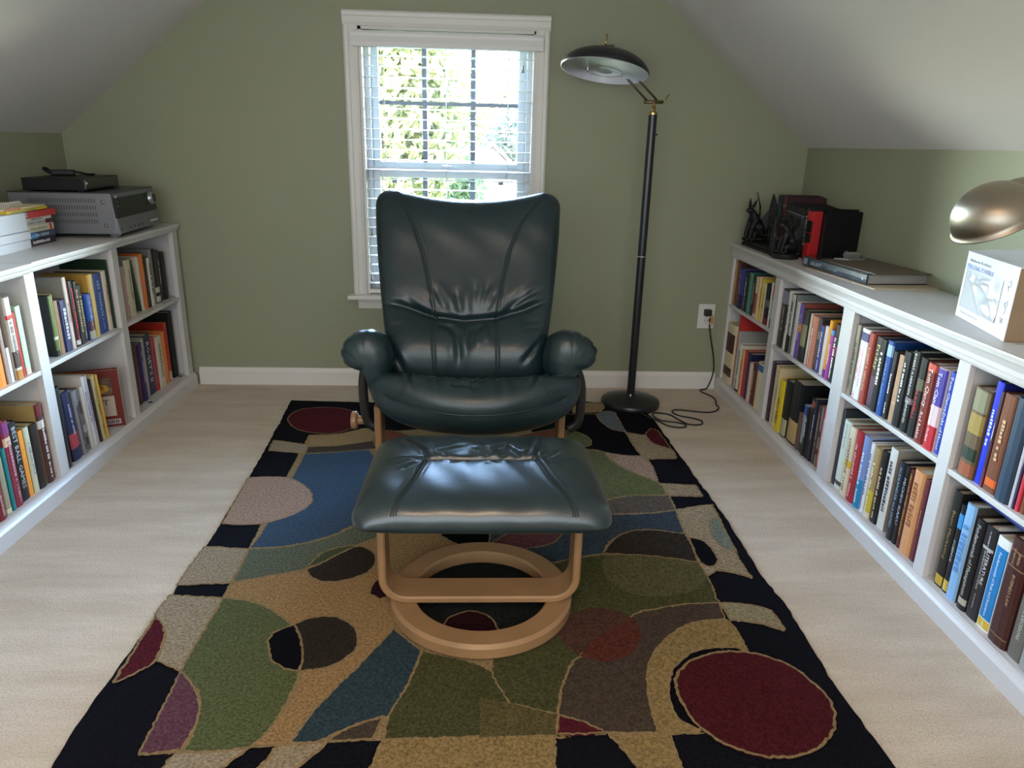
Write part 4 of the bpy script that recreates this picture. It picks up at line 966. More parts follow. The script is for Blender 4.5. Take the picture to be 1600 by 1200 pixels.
def seam_tube(name, surf, pts, r, parent, m=SEAM, n=14):
    P = [surf(*p) for p in catmull(pts, n, False)]
    Q = [np.array(P[0])]
    for p in P[1:]:
        if np.linalg.norm(p - Q[-1]) > .003: Q.append(p)
    if len(Q) < 2: return
    Q = [(Q[max(i - 1, 0)] + Q[i] + Q[min(i + 1, len(Q) - 1)]) / 3 for i in range(len(Q))]
    return MB().tube(Q, r, 6).build(name, m, parent, smooth=True)

# ---------------------------------------------------------------- recliner
CH = (-.03, -1.0, 0.)
chair = thing('recliner', 'dark green leather recliner with rolled arms in front of the window', 'chair', CH)
BO_ = np.array((-.03 - CH[0], -1.03 - CH[1], .33)); TT = np.array((0, .29, .56)); TT = TT / np.linalg.norm(TT); NN = np.array((0, -TT[2], TT[1]))
rndw = random.Random(11)
def back_outline(s, t):
    top = .648
    hb = np.interp((t + 1) / 2 * .66, [0, .1, .19, .29, .40, .51, .60, .66], [.252, .260, .272, .286, .299, .309, .314, .314])
    r = .055 / .33; k = np.clip((np.abs(t) - (1 - r)) / r, 0, 1); hb = hb - np.where(t > 0, .050, .03) * (1 - np.sqrt(np.clip(1 - k * k, 0, 1)))
    a = -.010 + s * hb
    tp = top + .029 * np.clip(np.abs(a + .01) / .22, 0, 1.15) ** 2.0
    b_ = (t + 1) / 2 * tp
    return a, b_
seams = {'UL': [(-.114, .232), (-.134, .345), (-.159, .456), (-.192, .546), (-.221, .609), (-.248, .660)], 'UR': [(.090, .238), (.103, .349), (.128, .461), (.165, .553), (.205, .612), (.246, .658)],
         'LL': [(-.114, .228), (-.116, .148), (-.108, .0)], 'LR': [(.087, .231), (.089, .15), (.092, .0)]}
crease = [(-.30, .283), (-.202, .262), (-.116, .235), (-.021, .223), (.08, .233), (.182, .261), (.285, .307)]
def back_front(a, b_, s, t, e):
    h = .058 * e
    h = h + .030 * np.exp(-((b_ - .125) / .085) ** 2) * e            # lumbar pad
    h = h + .012 * np.exp(-((b_ - .56) / .10) ** 2) * e               # head pad
    h = h + .018 * (np.abs(a + .01) / .3) ** 2 * e                    # wings come forward
    cw = np.clip(1 - (np.abs(a + .015) / .30) ** 3, 0.15, 1)
    d = dpoly(a, b_, crease); h = h - (.022 * np.exp(-(d / .010) ** 2) + .016 * np.exp(-(d / .04) ** 2)) * cw * e
    for k in seams: h = h + groove(a, b_, seams[k], .0045, .0045, .15, False) * e
    for pts, w, dp in (([(-.095, .205), (-.063, .195), (-.041, .165), (-.034, .106), (-.037, .03)], .008, .012), ([(.035, .200), (.012, .182), (.006, .138), (.013, .100)], .008, .010), ([(.05, .195), (.055, .16), (.05, .13)], .007, -.005),
                       ([(-.074, .250), (-.136, .356)], .009, .007), ([(-.09, .245), (-.165, .33)], .007, .004), ([(.032, .248), (.064, .37)], .009, .008), ([(.050, .248), (.092, .34)], .008, .006), ([(.011, .248), (.021, .37)], .010, .006), ([(-.03, .248), (-.05, .34)], .009, .006),
                       ([(.107, .249), (.204, .317), (.269, .345)], .006, .007), ([(.107, .242), (.172, .268), (.246, .292)], .006, .005), ([(-.138, .243), (-.202, .268), (-.285, .296)], .006, .006), ([(-.159, .256), (-.224, .302)], .006, .005), ([(.12, .26), (.20, .35)], .009, .004),
                       ([(.193, .108), (.236, .163), (.258, .196)], .006, .005), ([(.172, .080), (.225, .141)], .007, .006), ([(.175, .215), (.247, .222)], .006, .003), ([(.18, .19), (.25, .205)], .006, .003), ([(-.244, .103), (-.197, .03)], .007, .006), ([(-.262, .150), (-.225, .165)], .005, .004), ([(-.268, .195), (-.205, .20)], .006, .004), ([(-.26, .175), (-.21, .182)], .005, .003), ([(-.255, .13), (-.20, .05)], .006, .004),
                       ([(-.018, .64), (-.014, .585)], .006, .005), ([(.02, .64), (.024, .60)], .005, .0035), ([(.036, .64), (.042, .605)], .005, .003), ([(-.05, .64), (-.046, .61)], .005, .003), ([(-.30, .61), (-.255, .635)], .006, .003), ([(.295, .62), (.25, .635)], .006, .003)):
        h = h + groove(a, b_, pts, w * 1.35, dp * .72, .35) * e
    h = h + .0012 * np.sin(a * 37 + b_ * 19 + 1.2 * np.sin(b_ * 25)) * e
    return h
back, bsurf = pillow('backrest', 190, 200, back_outline, back_front, lambda a, b_, s, t, e: .055 * e + 0 * a, BO_, (1, 0, 0), TT, NN, LEATHER, chair, 7, 2.4)
for k in seams:
    for off in ((-.0035, .0035) if k in ('LL', 'LR', 'UL') else (.0,)):
        seam_tube('seam', bsurf, [(p[0] + off, p[1]) for p in seams[k]], .0015, back)
# seat cushion
def seat_outline(s, t):
    hb = .330 - .06 * (1 - np.sqrt(np.clip(1 - np.clip((np.abs(t) - .55) / .45, 0, 1) ** 2, 0, 1)))
    a = .012 + s * hb
    return a, np.where(t > 0, t * (.275 - .075 * np.abs(s) ** 2.2), t * .26)
SO = np.array((-.02 - CH[0], -1.015 - CH[1], .338)); SE = np.array((0, -1, .0)); SN = np.array((0, 0, 1.))
sw = [([(-.20, .16), (-.165, .25)], .006, .005), ([(.215, .15), (.165, .25)], .006, .005), ([(-.10, .14), (-.09, .27)], .007, .004), ([(-.04, .15), (-.055, .265)], .006, .004), ([(.0, .17), (.012, .27)], .007, .005), ([(.03, .16), (.02, .27)], .006, .004), ([(.07, .17), (.085, .27)], .007, .005),
      ([(.11, .17), (.13, .26)], .006, .004), ([(-.13, .18), (-.11, .26)], .006, .003), ([(-.25, .10), (-.21, .22)], .006, .003), ([(.25, .10), (.235, .20)], .006, .004), ([(-.06, .22), (.05, .235)], .006, .003), ([(-.08, .10), (-.12, .0)], .012, .004), ([(.10, .10), (.14, .0)], .012, .004)]
def seat_front(a, b_, s, t, e):
    h = (.088 - .34 * np.clip(.20 - b_, 0, 1)) * e
    h = h + .006 * np.exp(-((b_ - .19) / .05) ** 2) * e
    for p, w_, d_ in sw: h = h + groove(a, b_, p, w_ * 1.15, d_ * 1.5, .5) * e
    return h + .04 * (np.abs(a - .01) / .31) ** 2 * np.clip((b_ + .3) / .4, 0, 1)
def seat_back(a, b_, s, t, e): return (.096 + .26 * np.clip(.12 - b_, 0, 1)) * e - .04 * (np.abs(a - .01) / .31) ** 2 * np.clip((b_ + .3) / .4, 0, 1)
seat, ssurf = pillow('seat', 170, 170, seat_outline, seat_front, seat_back, SO, (1, 0, 0), SE, SN, LEATHER, chair, 6, 2.3)
rim = []
for k in range(41):
    s_ = -.97 + 1.94 * k / 40; a_, b2 = seat_outline(np.array(s_), np.array(1.))
    z_ = .04 * (abs(float(a_) - .01) / .31) ** 2
    rim.append(SO + np.array((float(a_), -float(b2) - .0005, z_ + .001)))
MB().tube(rim, .0028, 6).build('piping', LEATHER, seat, smooth=True)
for sg in (-1, 1):
    for off in (0, .009): seam_tube('seam', ssurf, [(.012 + sg * (.235 - off), .235), (.012 + sg * (.205 - off), .215), (.012 + sg * (.16 - off), .14)], .0018, seat)
# arms
ARML = [(-.300, .335), (-.276, .41), (-.268, .462), (-.280, .509), (-.304, .537), (-.335, .551), (-.368, .547), (-.398, .531), (-.419, .502), (-.423, .470), (-.410, .445), (-.384, .432), (-.361, .424), (-.347, .400), (-.339, .365), (-.328, .330)]
ARMR = [(.248, .345), (.215, .40), (.205, .468), (.212, .503), (.227, .536), (.251, .553), (.281, .557), (.317, .548), (.349, .525), (.367, .492), (.364, .466), (.347, .447), (.318, .432), (.304, .408), (.296, .378), (.288, .345)]
def arm(name, sec, sg):
    C2 = catmull(sec, 5, True); C2 = np.array(C2); n = len(C2); cx, cz = C2.mean(0)
    seg = np.linalg.norm(np.roll(C2, -1, 0) - C2, axis=1); L = np.concatenate([[0], np.cumsum(seg)[:-1]])
    ys = np.concatenate([-1.17 + .075 * (1 - np.cos(np.linspace(0, PI / 2, 12))), np.linspace(-1.09, -.90, 34), -.83 - .065 * (1 - np.sin(np.linspace(0, PI / 2, 8)))])
    tg = np.roll(C2, -1, 0) - np.roll(C2, 1, 0); nr = np.stack([tg[:, 1], -tg[:, 0]], 1); nr /= np.linalg.norm(nr, axis=1)[:, None]
    if ((C2 + nr * .01 - [cx, cz]) ** 2).sum() < ((C2 - [cx, cz]) ** 2).sum(): nr = -nr
    LL, YY = np.meshgrid(L, ys); tot = L[-1]
    disp = np.zeros_like(LL); R = random.Random(5 + sg)
    for k in range(13):
        u = R.uniform(.05, .95) * tot; y = R.uniform(-1.15, -.90); du = R.uniform(.02, .07); dy = R.uniform(-.03, .03)
        disp += groove(LL, YY, [(u, y), (u + du, y + dy)], R.uniform(.004, .008), R.uniform(.002, .0045), .5)
    for y in (-1.075, -1.0): disp += groove(LL, YY, [(.1 * tot, y), (.75 * tot, y + .012)], .005, .003, .5)
    for k, u in enumerate((.46, .53, .60, .67)): disp += groove(LL, YY, [(u * tot, -1.185), ((u + .012 * (k % 3 - 1)) * tot, -1.055 - .02 * (k % 2))], .0065, .0036, .3, False) * np.clip((-1.03 - YY) / .06, 0, 1)
    disp += .0015 * np.sin(YY * 60 + LL * 30)
    V = []
    for j, y in enumerate(ys):
        f = np.clip((y + 1.17) / .075, 0, 1); g = np.clip((-.83 - y) / .065, 0, 1)
        sc = (1 - (1 - f) ** 3.2) ** .36 * (1 - (1 - g) ** 2.2) ** .5
        drop = -.085 * np.clip((y + 1.12) / .27, 0, 1) ** 1.2
        for i in range(n):
            p = np.array((cx, cz)) + (C2[i] - (cx, cz)) * max(sc, .03) + nr[i] * disp[j, i] * sc
            V.append((p[0] - CH[0], y - CH[1], p[1] + drop))
    F = [tuple(range(n)), tuple(range((len(ys) - 1) * n + n - 1, (len(ys) - 1) * n - 1, -1))]
    for j in range(len(ys) - 1): F += [(j * n + i, (j + 1) * n + i, (j + 1) * n + (i + 1) % n, j * n + (i + 1) % n) for i in range(n)]
    m = MB(); m.add(V, F); return m.build(name, LEATHER, chair, smooth=True)
arm('armrest', ARML, -1); arm('armrest', ARMR, 1)
for sg, xs_, nm in ((-1, [-.352, -.366, -.373, -.371, -.362, -.335], 'arm_bracket'), (1, [.300, .322, .336, .337, .330, .300], 'arm_bracket')):
    zs_ = [.435, .400, .350, .280, .225, .200]
    P = [np.array((x - CH[0], -1.05 - CH[1], z)) for x, z in zip(xs_, zs_)]
    mb = MB(); mb.tube(catmull(P, 6, False), .0095, 10, flat=1.6); mb.build(nm, BLACKM, chair, smooth=True)
# mechanism, base
MB().box((-.17, -.02, .20), (.21, .26, .278)).build('tilt_mechanism', BLACKM, chair, bevel=.006)
MB().box((-.335, .12, .195), (.345, .16, .225)).build('cross_bar', BLACKM, chair, bevel=.005)
u_frame('leg_frame', -.337, .285, .285, .052, .07, -1.08, -.98, .022, chair, CH)
ring('base_ring', (-.028, -1.04), .205, .270, .0162, .055, chair, CH)
kn = MB(); kn.lathe([(0, 0), (.026, 0), (.030, .004), (.030, .016), (.026, .020), (.015, .022), (.014, .060), (0, .060)], (-.424 - CH[0], 0, .210), 24, axis=(1, 0, 0)); kn.build('tension_knob', WOOD, chair, auto=40)

# ---------------------------------------------------------------- ottoman
OT = (.012, -1.735, 0.)
ott = thing('ottoman', 'dark green leather ottoman on a round beech base, in front of recliner', 'ottoman', OT)
def ot_outline(s, t):
    k = np.clip((np.abs(t) - .72) / .28, 0, 1)
    hb = .283 - np.where(t > 0, .022, .040) * (1 - np.sqrt(np.clip(1 - k * k, 0, 1)))
    hb = hb * (1 - .035 * (t + 1) / 2)
    return s * hb, t * .205 + .004
slit = [(-.128, .010), (.0, .012), (.122, .014)]
oseams = [[(-.130, .004), (-.150, -.09), (-.178, -.165), (-.188, -.195)], [(.124, .006), (.150, -.09), (.186, -.165), (.196, -.195)], [(-.130, .016), (-.140, .055), (-.163, .09), (-.195, .15)], [(.124, .020), (.130, .055), (.140, .09), (.150, .15)], [(-.132, .010), (-.20, .008), (-.27, .0)], [(.126, .014), (.19, .018), (.27, .012)]]
ofolds = [([(-.10, .02), (-.03, .085)], .007, .003), ([(.01, .0), (-.03, .06)], .006, .005), ([(.05, .0), (.0, .075)], .006, .006), ([(.085, .0), (.045, .08)], .006, .004), ([(.105, .01), (.12, .05)], .005, .005), ([(-.09, .0), (-.105, .05)], .006, .003), ([(.03, .03), (.07, .10)], .006, .003),
          ([(-.16, -.03), (-.21, -.07)], .006, .003), ([(-.15, -.05), (-.19, -.10)], .006, .003), ([(.15, -.01), (.19, .03)], .006, .003), ([(.14, .0), (.17, .05)], .005, .003), ([(.15, -.04), (.20, -.06)], .006, .003), ([(-.06, -.02), (-.07, -.06)], .01, .003), ([(.03, -.02), (.035, -.06)], .01, .003)]
def ot_front(a, b_, s, t, e):
    h = (.073 - .30 * (b_ - .035) ** 2) * e
    d = dpoly(a, b_, slit); h = h - (.030 * np.exp(-(d / .0060) ** 2) + .004 * np.exp(-(d / .022) ** 2)) * e
    for p in oseams[:4]: h = h + groove(a, b_, p, .0045, .005, .5) * e
    for p in oseams[4:]: h = h + groove(a, b_, p, .004, .0035, .3) * e
    for p, w_, d_ in ofolds: h = h + groove(a, b_, [(q[0], q[1] * .85 + .024) for q in p], w_, d_, .6) * e
    return h + .0012 * np.sin(a * 60 + b_ * 35) * e
ocush, osurf = pillow('cushion', 200, 180, ot_outline, ot_front, lambda a, b_, s, t, e: .026 * e + 0 * a, (0, 0, .329), (1, 0, 0), (0, 1, 0), (0, 0, 1), POLISHED, ott, 7, 2.2)
for p in oseams[:4]:
    for off in (-.0055, 0, .0055): seam_tube('seam', osurf, [(q[0] + off, q[1]) for q in p], .0017, ocush)
MB().box((-.126, .0075, .375), (.120, .0165, .3925)).build('slit_lining', mat('slit_brown', (.040, .032, .025), .8), ocush, bevel=.003)
u_frame('leg_frame', -.232, .247, .315, .0515, .065, -1.800, -1.715, .018, ott, OT)
ring('base_ring', (.012, -1.735), .164, .224, .0162, .0525, ott, OT)
MB().box((-.18, -.13, .297), (.18, .13, .32)).build('underframe', BLACKM, ott, bevel=.01)

# ---------------------------------------------------------------- floor lamp
LP = (.680, -.250, 0.)
fl = thing('floor_lamp', 'tall black floor lamp with dished shade, standing right of window', 'lamp', LP)
LBLACK = mat('lamp_black', (.012, .013, .016), .32, spec=.5); BRASS = mat('brass', (.52, .36, .14), .25, metal=1.); DBRASS = mat('dark_brass', (.20, .15, .085), .4, metal=.9); CHROME = mat('chrome', (.7, .7, .72), .15, metal=1.)
MB().lathe([(0, .0006), (.128, .0006), (.130, .006), (.130, .022), (.126, .029), (.09, .040), (.045, .047), (.020, .050), (0, .050)], (0, 0, 0), 48).build('base', LBLACK, fl, auto=35)
MB().lathe([(0, .049), (.014, .049), (.014, .056), (0, .056)], (0, 0, 0), 16).build('collar', CHROME, fl)
MB().lathe([(0, .055), (.0175, .055), (.0175, 1.225), (0, 1.225)], (0, 0, 0), 12).build('pole', LBLACK, fl, auto=20)
MB().lathe([(.0177, .662), (.0185, .663), (.0185, .667), (.0177, .668)], (0, 0, 0), 16).build('joint_ring', CHROME, fl)
MB().lathe([(0, 1.224), (.0182, 1.224), (.0182, 1.232), (.010, 1.236), (.008, 1.244), (.010, 1.250), (.006, 1.258), (.006, 1.275), (0, 1.275)], (0, 0, 0), 16).build('pole_cap', BRASS, fl, auto=30)
MB().tube([(.017, -.004, 1.15), (.024, -.004, 1.15)], .003, 8).build('switch', LBLACK, fl)
h = MB(); h.tube([(-.040, -.004, 1.270), (.036, .002, 1.272)], .007, 10); h.build('lower_hinge', DBRASS, fl, smooth=True)
lv = MB(); lv.tube([(.036, 0, 1.272), (.044, 0, 1.280), (.058, 0, 1.300)], [.004, .003, .0025], 8); lv.build('thumb_screw', BRASS, fl, smooth=True)
for dx, dz in ((-.020, -.004), (.012, .006)):
    MB().tube([(dx, .0, 1.272 + dz), (-.205 + dx * .9, .010, 1.462 + dz * .8)], .0042, 8).build('arm_rod', DBRASS, fl, smooth=True)
hc = Vector((.470 - LP[0], -.295 - LP[1], 1.375))     # rim centre
ax = Vector((.135, .16, 1.0)).normalized()
top = hc + ax * .083
MB().tube([tuple(Vector((-.235, .012, 1.463))), tuple(Vector((-.17, .012, 1.468)))], .0065, 10).build('upper_hinge', DBRASS, fl, smooth=True)
MB().tube([tuple(top - ax * .012), tuple(Vector((-.207, .010, 1.460)))], [.010, .005], 10).build('shade_stem', BRASS, fl, smooth=True)
MB().tube([(-.207, .010, 1.466), (-.200, .012, 1.488), (-.199, .012, 1.512)], [.004, .003, .0025], 8).build('thumb_screw', BRASS, fl, smooth=True)
n = 14; R0 = .168; dep = .072
pro = [(R0 * math.sin(k / n * PI / 2) ** .92, dep * math.cos(k / n * PI / 2) ** 1.15) for k in range(n + 1)]
sh = MB(); sh.lathe(pro + [(R0 + .0022, -.001), (R0 + .002, .002)] + [(r + .0025, z + .0028) for r, z in pro[::-1][1:-1]] + [(0, dep + .003)], tuple(hc), 64, axis=ax)
sh.build('shade', LBLACK, fl, smooth=True)
ENAM = mat('lamp_white', (.72, .74, .80), .35)
si = MB(); si.lathe([(r * .992, z - .0025) for r, z in pro[2:]] + [(R0 + .0015, -.0018)], tuple(hc), 64, axis=ax); si.build('shade_lining', ENAM, fl, smooth=True)
REFL = mat('lamp_reflector', (.62, .66, .68), .18, metal=.85); LENS = mat('lamp_lens', (.30, .36, .36), .12, spec=.6, coat=.5)
MB().lathe([(.082, .034), (.076, .004), (.069, -.003), (.060, .003), (.05, .025)], tuple(hc), 40, axis=ax).build('reflector_ring', REFL, fl, smooth=True)
MB().lathe([(.060, .006), (.045, .000), (.02, -.003), (0, -.0035)], tuple(hc), 40, axis=ax).build('lens', LENS, fl, smooth=True)
e1 = ax.orthogonal().normalized(); e1 = (Vector((1, 0, 0)) - ax * ax.x).normalized(); e2 = ax.cross(e1)
for sg in (-1, 1):
    p = hc + e1 * sg * .066 - ax * .003
    MB().tube([tuple(p), tuple(p - ax * .007)], .006, 10).build('lens_clip', CHROME, fl)
MB().tube([tuple(hc - e2 * .105 + e1 * .03 + ax * .032), tuple(hc - e2 * .105 + e1 * .045 + ax * .031)], .006, 8).build('rating_label', mat('label_grey', (.30, .31, .36), .6), fl)
lamp_cord = catmull([(1.074, -.030, .352), (1.079, -.020, .316), (1.094, -.018, .247), (1.112, -.018, .179), (1.122, -.020, .115), (1.120, -.024, .08), (1.110, -.030, .045), (1.095, -.034, .010), (1.080, -.036, .0045), (1.062, -.040, .0045), (1.060, -.075, .0045), (1.086, -.132, .0045), (1.091, -.185, .0045), (1.074, -.25, .0045), (1.074, -.288, .0045),
    (1.049, -.329, .0045), (1.01, -.350, .0045), (.949, -.339, .0045), (.888, -.322, .0045), (.855, -.330, .0045), (.850, -.362, .0045), (.87, -.396, .0045), (.912, -.418, .0045), (.945, -.448, .0045), (.942, -.482, .0045), (.92, -.500, .0045), (.878, -.492, .0045), (.852, -.442, .0045), (.83, -.388, .0048), (.797, -.366, .005), (.757, -.392, .0155),
    (.745, -.425, .0155), (.772, -.455, .006), (.832, -.473, .0045), (.864, -.494, .0045), (.862, -.520, .0045), (.837, -.531, .0045), (.791, -.515, .0045), (.748, -.480, .0155), (.715, -.430, .0155), (.700, -.385, .0155)], 6, False)
co = MB(); co.tube([tuple(np.array(p) - np.array(LP)) for p in lamp_cord], .0034, 8); co.build('power_cord', mat('cord_black', (.012, .012, .012), .5), fl, smooth=True)
c2 = MB(); c2.tube([tuple(np.array(p) - np.array(LP)) for p in catmull([(.557, -.252, .008), (.52, -.250, .006), (.47, -.262, .0145), (.40, -.285, .0160), (.33, -.30, .016)], 5, False)], .005, 8); c2.build('foot_switch_cord', MATS['cord_black'], fl, smooth=True)
# outlet
ol = thing('wall_outlet', 'white duplex wall outlet with black plug, low beside right bookcase', 'outlet', (1.063, 0, .356))
OW = mat('outlet_white', (.72, .70, .66), .35)
MB().box((-.039, -.006, -.058), (.039, -.0002, .058)).build('cover_plate', OW, ol, bevel=.003)
for z in (.024, -.024):
    f = MB(); f.lathe([(0, 0), (.017, 0), (.017, .003), (0, .003)], (0, -.0055, z), 20, axis=(0, -1, 0)); rc = f.build('receptacle', OW, ol)
    if z < 0:
        for x, hgt in ((-.0065, .008), (.0065, .010)): MB().box((x - .0014, -.0092, z + .001), (x + .0014, -.0084, z + .001 + hgt)).build('slot', HOLE, rc)
        MB().lathe([(.0026, 0), (.0026, .0006), (0, .0006)], (0, -.0086, z - .007), 10, axis=(0, -1, 0)).build('slot', HOLE, rc)
MB().lathe([(.003, 0), (.002, .0012), (0, .0012)], (0, -.006, 0), 10, axis=(0, -1, 0)).build('screw', CHROME, ol)
pl = MB().box((1.047 - LP[0], -.034 - LP[1], .362), (1.080 - LP[0], -.0088 - LP[1], .392)).build('plug', MATS['cord_black'], fl, bevel=.004)
tgm = MB().box((1.072 - LP[0], -.026 - LP[1], .322), (1.098 - LP[0], -.0245 - LP[1], .366)).build('warning_tag', mat('tag_tan', (.55, .36, .22), .7), fl)
for k in range(4): MB().box((1.076 - LP[0], -.0268 - LP[1], .330 + k * .008), (1.094 - LP[0] - .004 * (k % 2), -.0262 - LP[1], .333 + k * .008)).build('tag_print', mat('tag_print', (.28, .14, .08), .7), tgm)

# ---------------------------------------------------------------- receiver and tuner box on the left
RV = (-1.309, -.556, .7402)
rv = thing('stereo_receiver', 'grey stereo receiver with black display on left bookcase by window wall', 'receiver', RV, .07)
SILV = mat('receiver_grey', (.185, .185, .20), .42, metal=.35, spec=.5); PANEL = mat('receiver_panel', (.008, .011, .012), .3, spec=.25); DARK = mat('dark_vent', (.02, .02, .02), .7)
# local: x<0 goes back, y from 0 (near side) to .40
MB().box((-.36, .002, .014), (-.008, .400, .158)).build('case', SILV, rv, bevel=.003)
MB().box((-.360, .0, .1585), (-.010, .402, .1615)).build('top_cover', mat('receiver_top', (.03, .03, .033), .4), rv, bevel=.001)
fp = MB(); fp.prism([(-.008, .012), (.004, .016), (-.002, .070), (-.008, .070)], 1, .0, .402); fp.build('fascia', SILV, rv, bevel=.001)
dp = MB(); dp.prism([(-.008, .0705), (.000, .0705), (-.010, .160), (-.014, .160)], 1, .0, .402); dp.build('display_panel', PANEL, rv, bevel=.001)
kb = MB(); kb.lathe([(0, .016), (.020, .016), (.024, .012), (.026, .0), (0, 0)], (-.006, .355, .118), 28, axis=(1, 0, .1)); kb.build('volume_knob', mat('knob_grey', (.35, .35, .37), .3, metal=.7), rv, auto=40)
MB().lathe([(0, .0165), (.018, .0165), (.018, .014), (0, .014)], (-.006, .355, .118), 24, axis=(1, 0, .1)).build('knob_face', PANEL, rv)
for y, z, r in ((.024, .128, .003), (.024, .112, .004), (.034, .112, .003), (.024, .098, .004), (.024, .085, .004)): MB().lathe([(0, .002), (r, .002), (r, 0), (0, 0)], (-.006, y, z), 12, axis=(1, 0, .1)).build('button', mat('button_grey', (.16, .17, .18), .4), rv)
MB().box((-.0075, .020, .142), (-.0055, .027, .148)).build('indicator', mat('logo_white', (.75, .76, .78), .4), rv)
for y in (.02, .040, .10, .14, .18, .22): MB().lathe([(0, .003), (.0045 if y == .04 else .003, .003), (.0045, 0), (0, 0)], (.001, y, .030), 12, axis=(1, 0, .1)).build('jack', CHROME if y == .04 else DARK, rv)
for k in range(5): MB().box((-.001, .310 + k * .016, .030), (.004, .318 + k * .016, .036)).build('button', MATS['logo_white'], rv)
MB().box((-.0015, .10, .052), (.0015, .25, .0535)).build('trim_line', MATS['button_grey'], rv)
for x, y in ((-.03, .035), (-.03, .365), (-.33, .035), (-.33, .365)): MB().lathe([(0, 0), (.016, 0), (.019, .010), (.019, .0145), (0, .0145)], (x, y, .0004), 16).build('foot', MATS['button_grey'], rv, auto=40)
for row in range(4):
    v = MB()
    for k in range(26): v.box((-.075 - k * .0088, .0012, .052 + row * .0245), (-.071 - k * .0088, .003, .066 + row * .0245))
    v.build('vent_row', mat('vent_grey', (.085, .085, .09), .7), rv)
for z in (.045, .128): MB().lathe([(0, .003), (.006, .002), (.0075, 0), (0, 0)], (-.045, .002, z), 14, axis=(0, -1, 0)).build('case_screw', SILV, rv, smooth=True)
cb = thing('tuner_box', 'flat black tuner box lying on top of the grey receiver', 'media box', (-1.405, -.566, .9023), .09)
BB = mat('box_black', (.007, .008, .009), .45, spec=.22)
MB().box((-.205, 0, .004), (0, .315, .046)).build('case', BB, cb, bevel=.003)
MB().box((-.0005, .004, .006), (.003, .311, .044)).build('front_panel', mat('gloss_black', (.006, .006, .007), .18), cb, bevel=.001)
MB().box((-.19, .3155, .006), (-.02, .335, .040)).build('card_slot', BB, cb, bevel=.002)
MB().box((.003, .003, .012), (.0036, .0045, .040)).build('edge_mark', MATS['logo_white'], cb)
for k in range(3): MB().box((.003, .010 + k * .005, .026), (.0036, .0132 + k * .005, .033)).build('logo', MATS['logo_white'], cb)
for x, y in ((-.02, .02), (-.02, .295), (-.185, .02), (-.185, .295)): MB().box((x - .008, y - .008, .0), (x + .008, y + .008, .0045)).build('foot', BB, cb)
ad = thing('cable_adapter', 'small black cable adapter on top of the flat tuner box', 'adapter', (-1.555, -.40, .9488), .4)
MB().box((-.045, -.013, .0003), (.035, .013, .022)).build('body', BB, ad, bevel=.006)
MB().tube(catmull([(-.045, 0, .012), (-.060, .002, .018), (-.066, .012, .026), (-.055, .020, .022), (-.050, .010, .010)], 5, False), .0055, 8).build('cable_loop', BB, ad, smooth=True)
MB().tube(catmull([(.034, 0, .014), (.055, .005, .010), (.075, .015, .004), (.095, .03, .0042)], 5, False), .004, 8).build('cable_tail', BB, ad, smooth=True)

# ---------------------------------------------------------------- stack of books and pads, left front
def flat_book(label, x0, x1, y0, y1, z0, t, cc, sc, text, tc, seed, rz=0., bands=(), name='book', cat='book'):
    """book lying flat, spine towards +x"""
    o = thing(name, label, cat, (x1, (y0 + y1) / 2, z0), rz, 'books stacked flat on left bookcase')
    L = abs(y1 - y0); D = abs(x1 - x0); c = min(.002, t * .15)
    m = MB(); m.box((-D, -L / 2, 0), (0, L / 2, c)); m.box((-D, -L / 2, t - c), (0, L / 2, t)); m.build('cover', bmat(cc), o)
    MB().box((-c * 1.2, -L / 2, 0), (.0003, L / 2, t)).build('spine', bmat(sc), o, bevel=min(.0015, t * .1))
    MB().box((-D + .002, -L / 2 + .0015, c), (-c * 1.3, L / 2 - .0015, t - c)).build('pages', mat('white_pages', (.74, .74, .76), .8, var=(200, .05)), o)
    for a, b_, col in bands: MB().box((.0002, -L / 2 + a * L, t * .04), (.0008, -L / 2 + b_ * L, t * .96)).build('spine_band', bmat(col), o)
    if text: lettering('title', text, bmat(tc), o, (.0008, -.05 * L, t / 2), (0, 1, 0), (0, 0, 1), L * .62, t * .42, .0003, seed, 12)
    return o
z = .7404
for (lab, t, cc, sc, tx, tc, dy, dx, bands) in (
    ('black plum paperback with white lettering, bottom of flat stack beside receiver', .022, '1e1824', '2a1c30', '~', 'e8e6ea', .0, 0, ()),
    ('navy and bright blue paperback, second from bottom of flat stack beside receiver', .021, '30343e', '3c4658', '~', 'a8bcd0', -.002, .002, ((.0, .34, '2c80c4'),)),
    ('cream paperback with small red square, middle of flat stack beside receiver', .022, 'd8ceb8', 'e0d8c4', '~', 'a8a890', -.002, .0, ((.84, .93, 'b8402c'),)),
    ('white paperback with maroon end, in flat stack beside receiver', .015, 'ccc8c4', 'd4d0cc', '~', '909090', -.008, -.002, ((.78, 1.0, '4a1420'),)),
    ('thin white paperback with black lettering, under red one beside receiver', .009, 'd8d0c8', 'e0d8d0', '~', '40383a', -.010, .001, ()),
    ('red paperback jutting out near top of flat stack beside receiver', .021, 'b42c30', 'c83a38', '', '', .018, .003, ())):
    flat_book(lab, -1.63, -1.483 + dx, -.815 + dy, -.655 + dy, z, t, cc, sc, tx, tc, int(t * 1e4) + len(lab), 0, bands); z += t + .0003
ztop = z
z = .7384
REAM = mat('paper_white', (.64, .65, .70), .7, spec=.2)
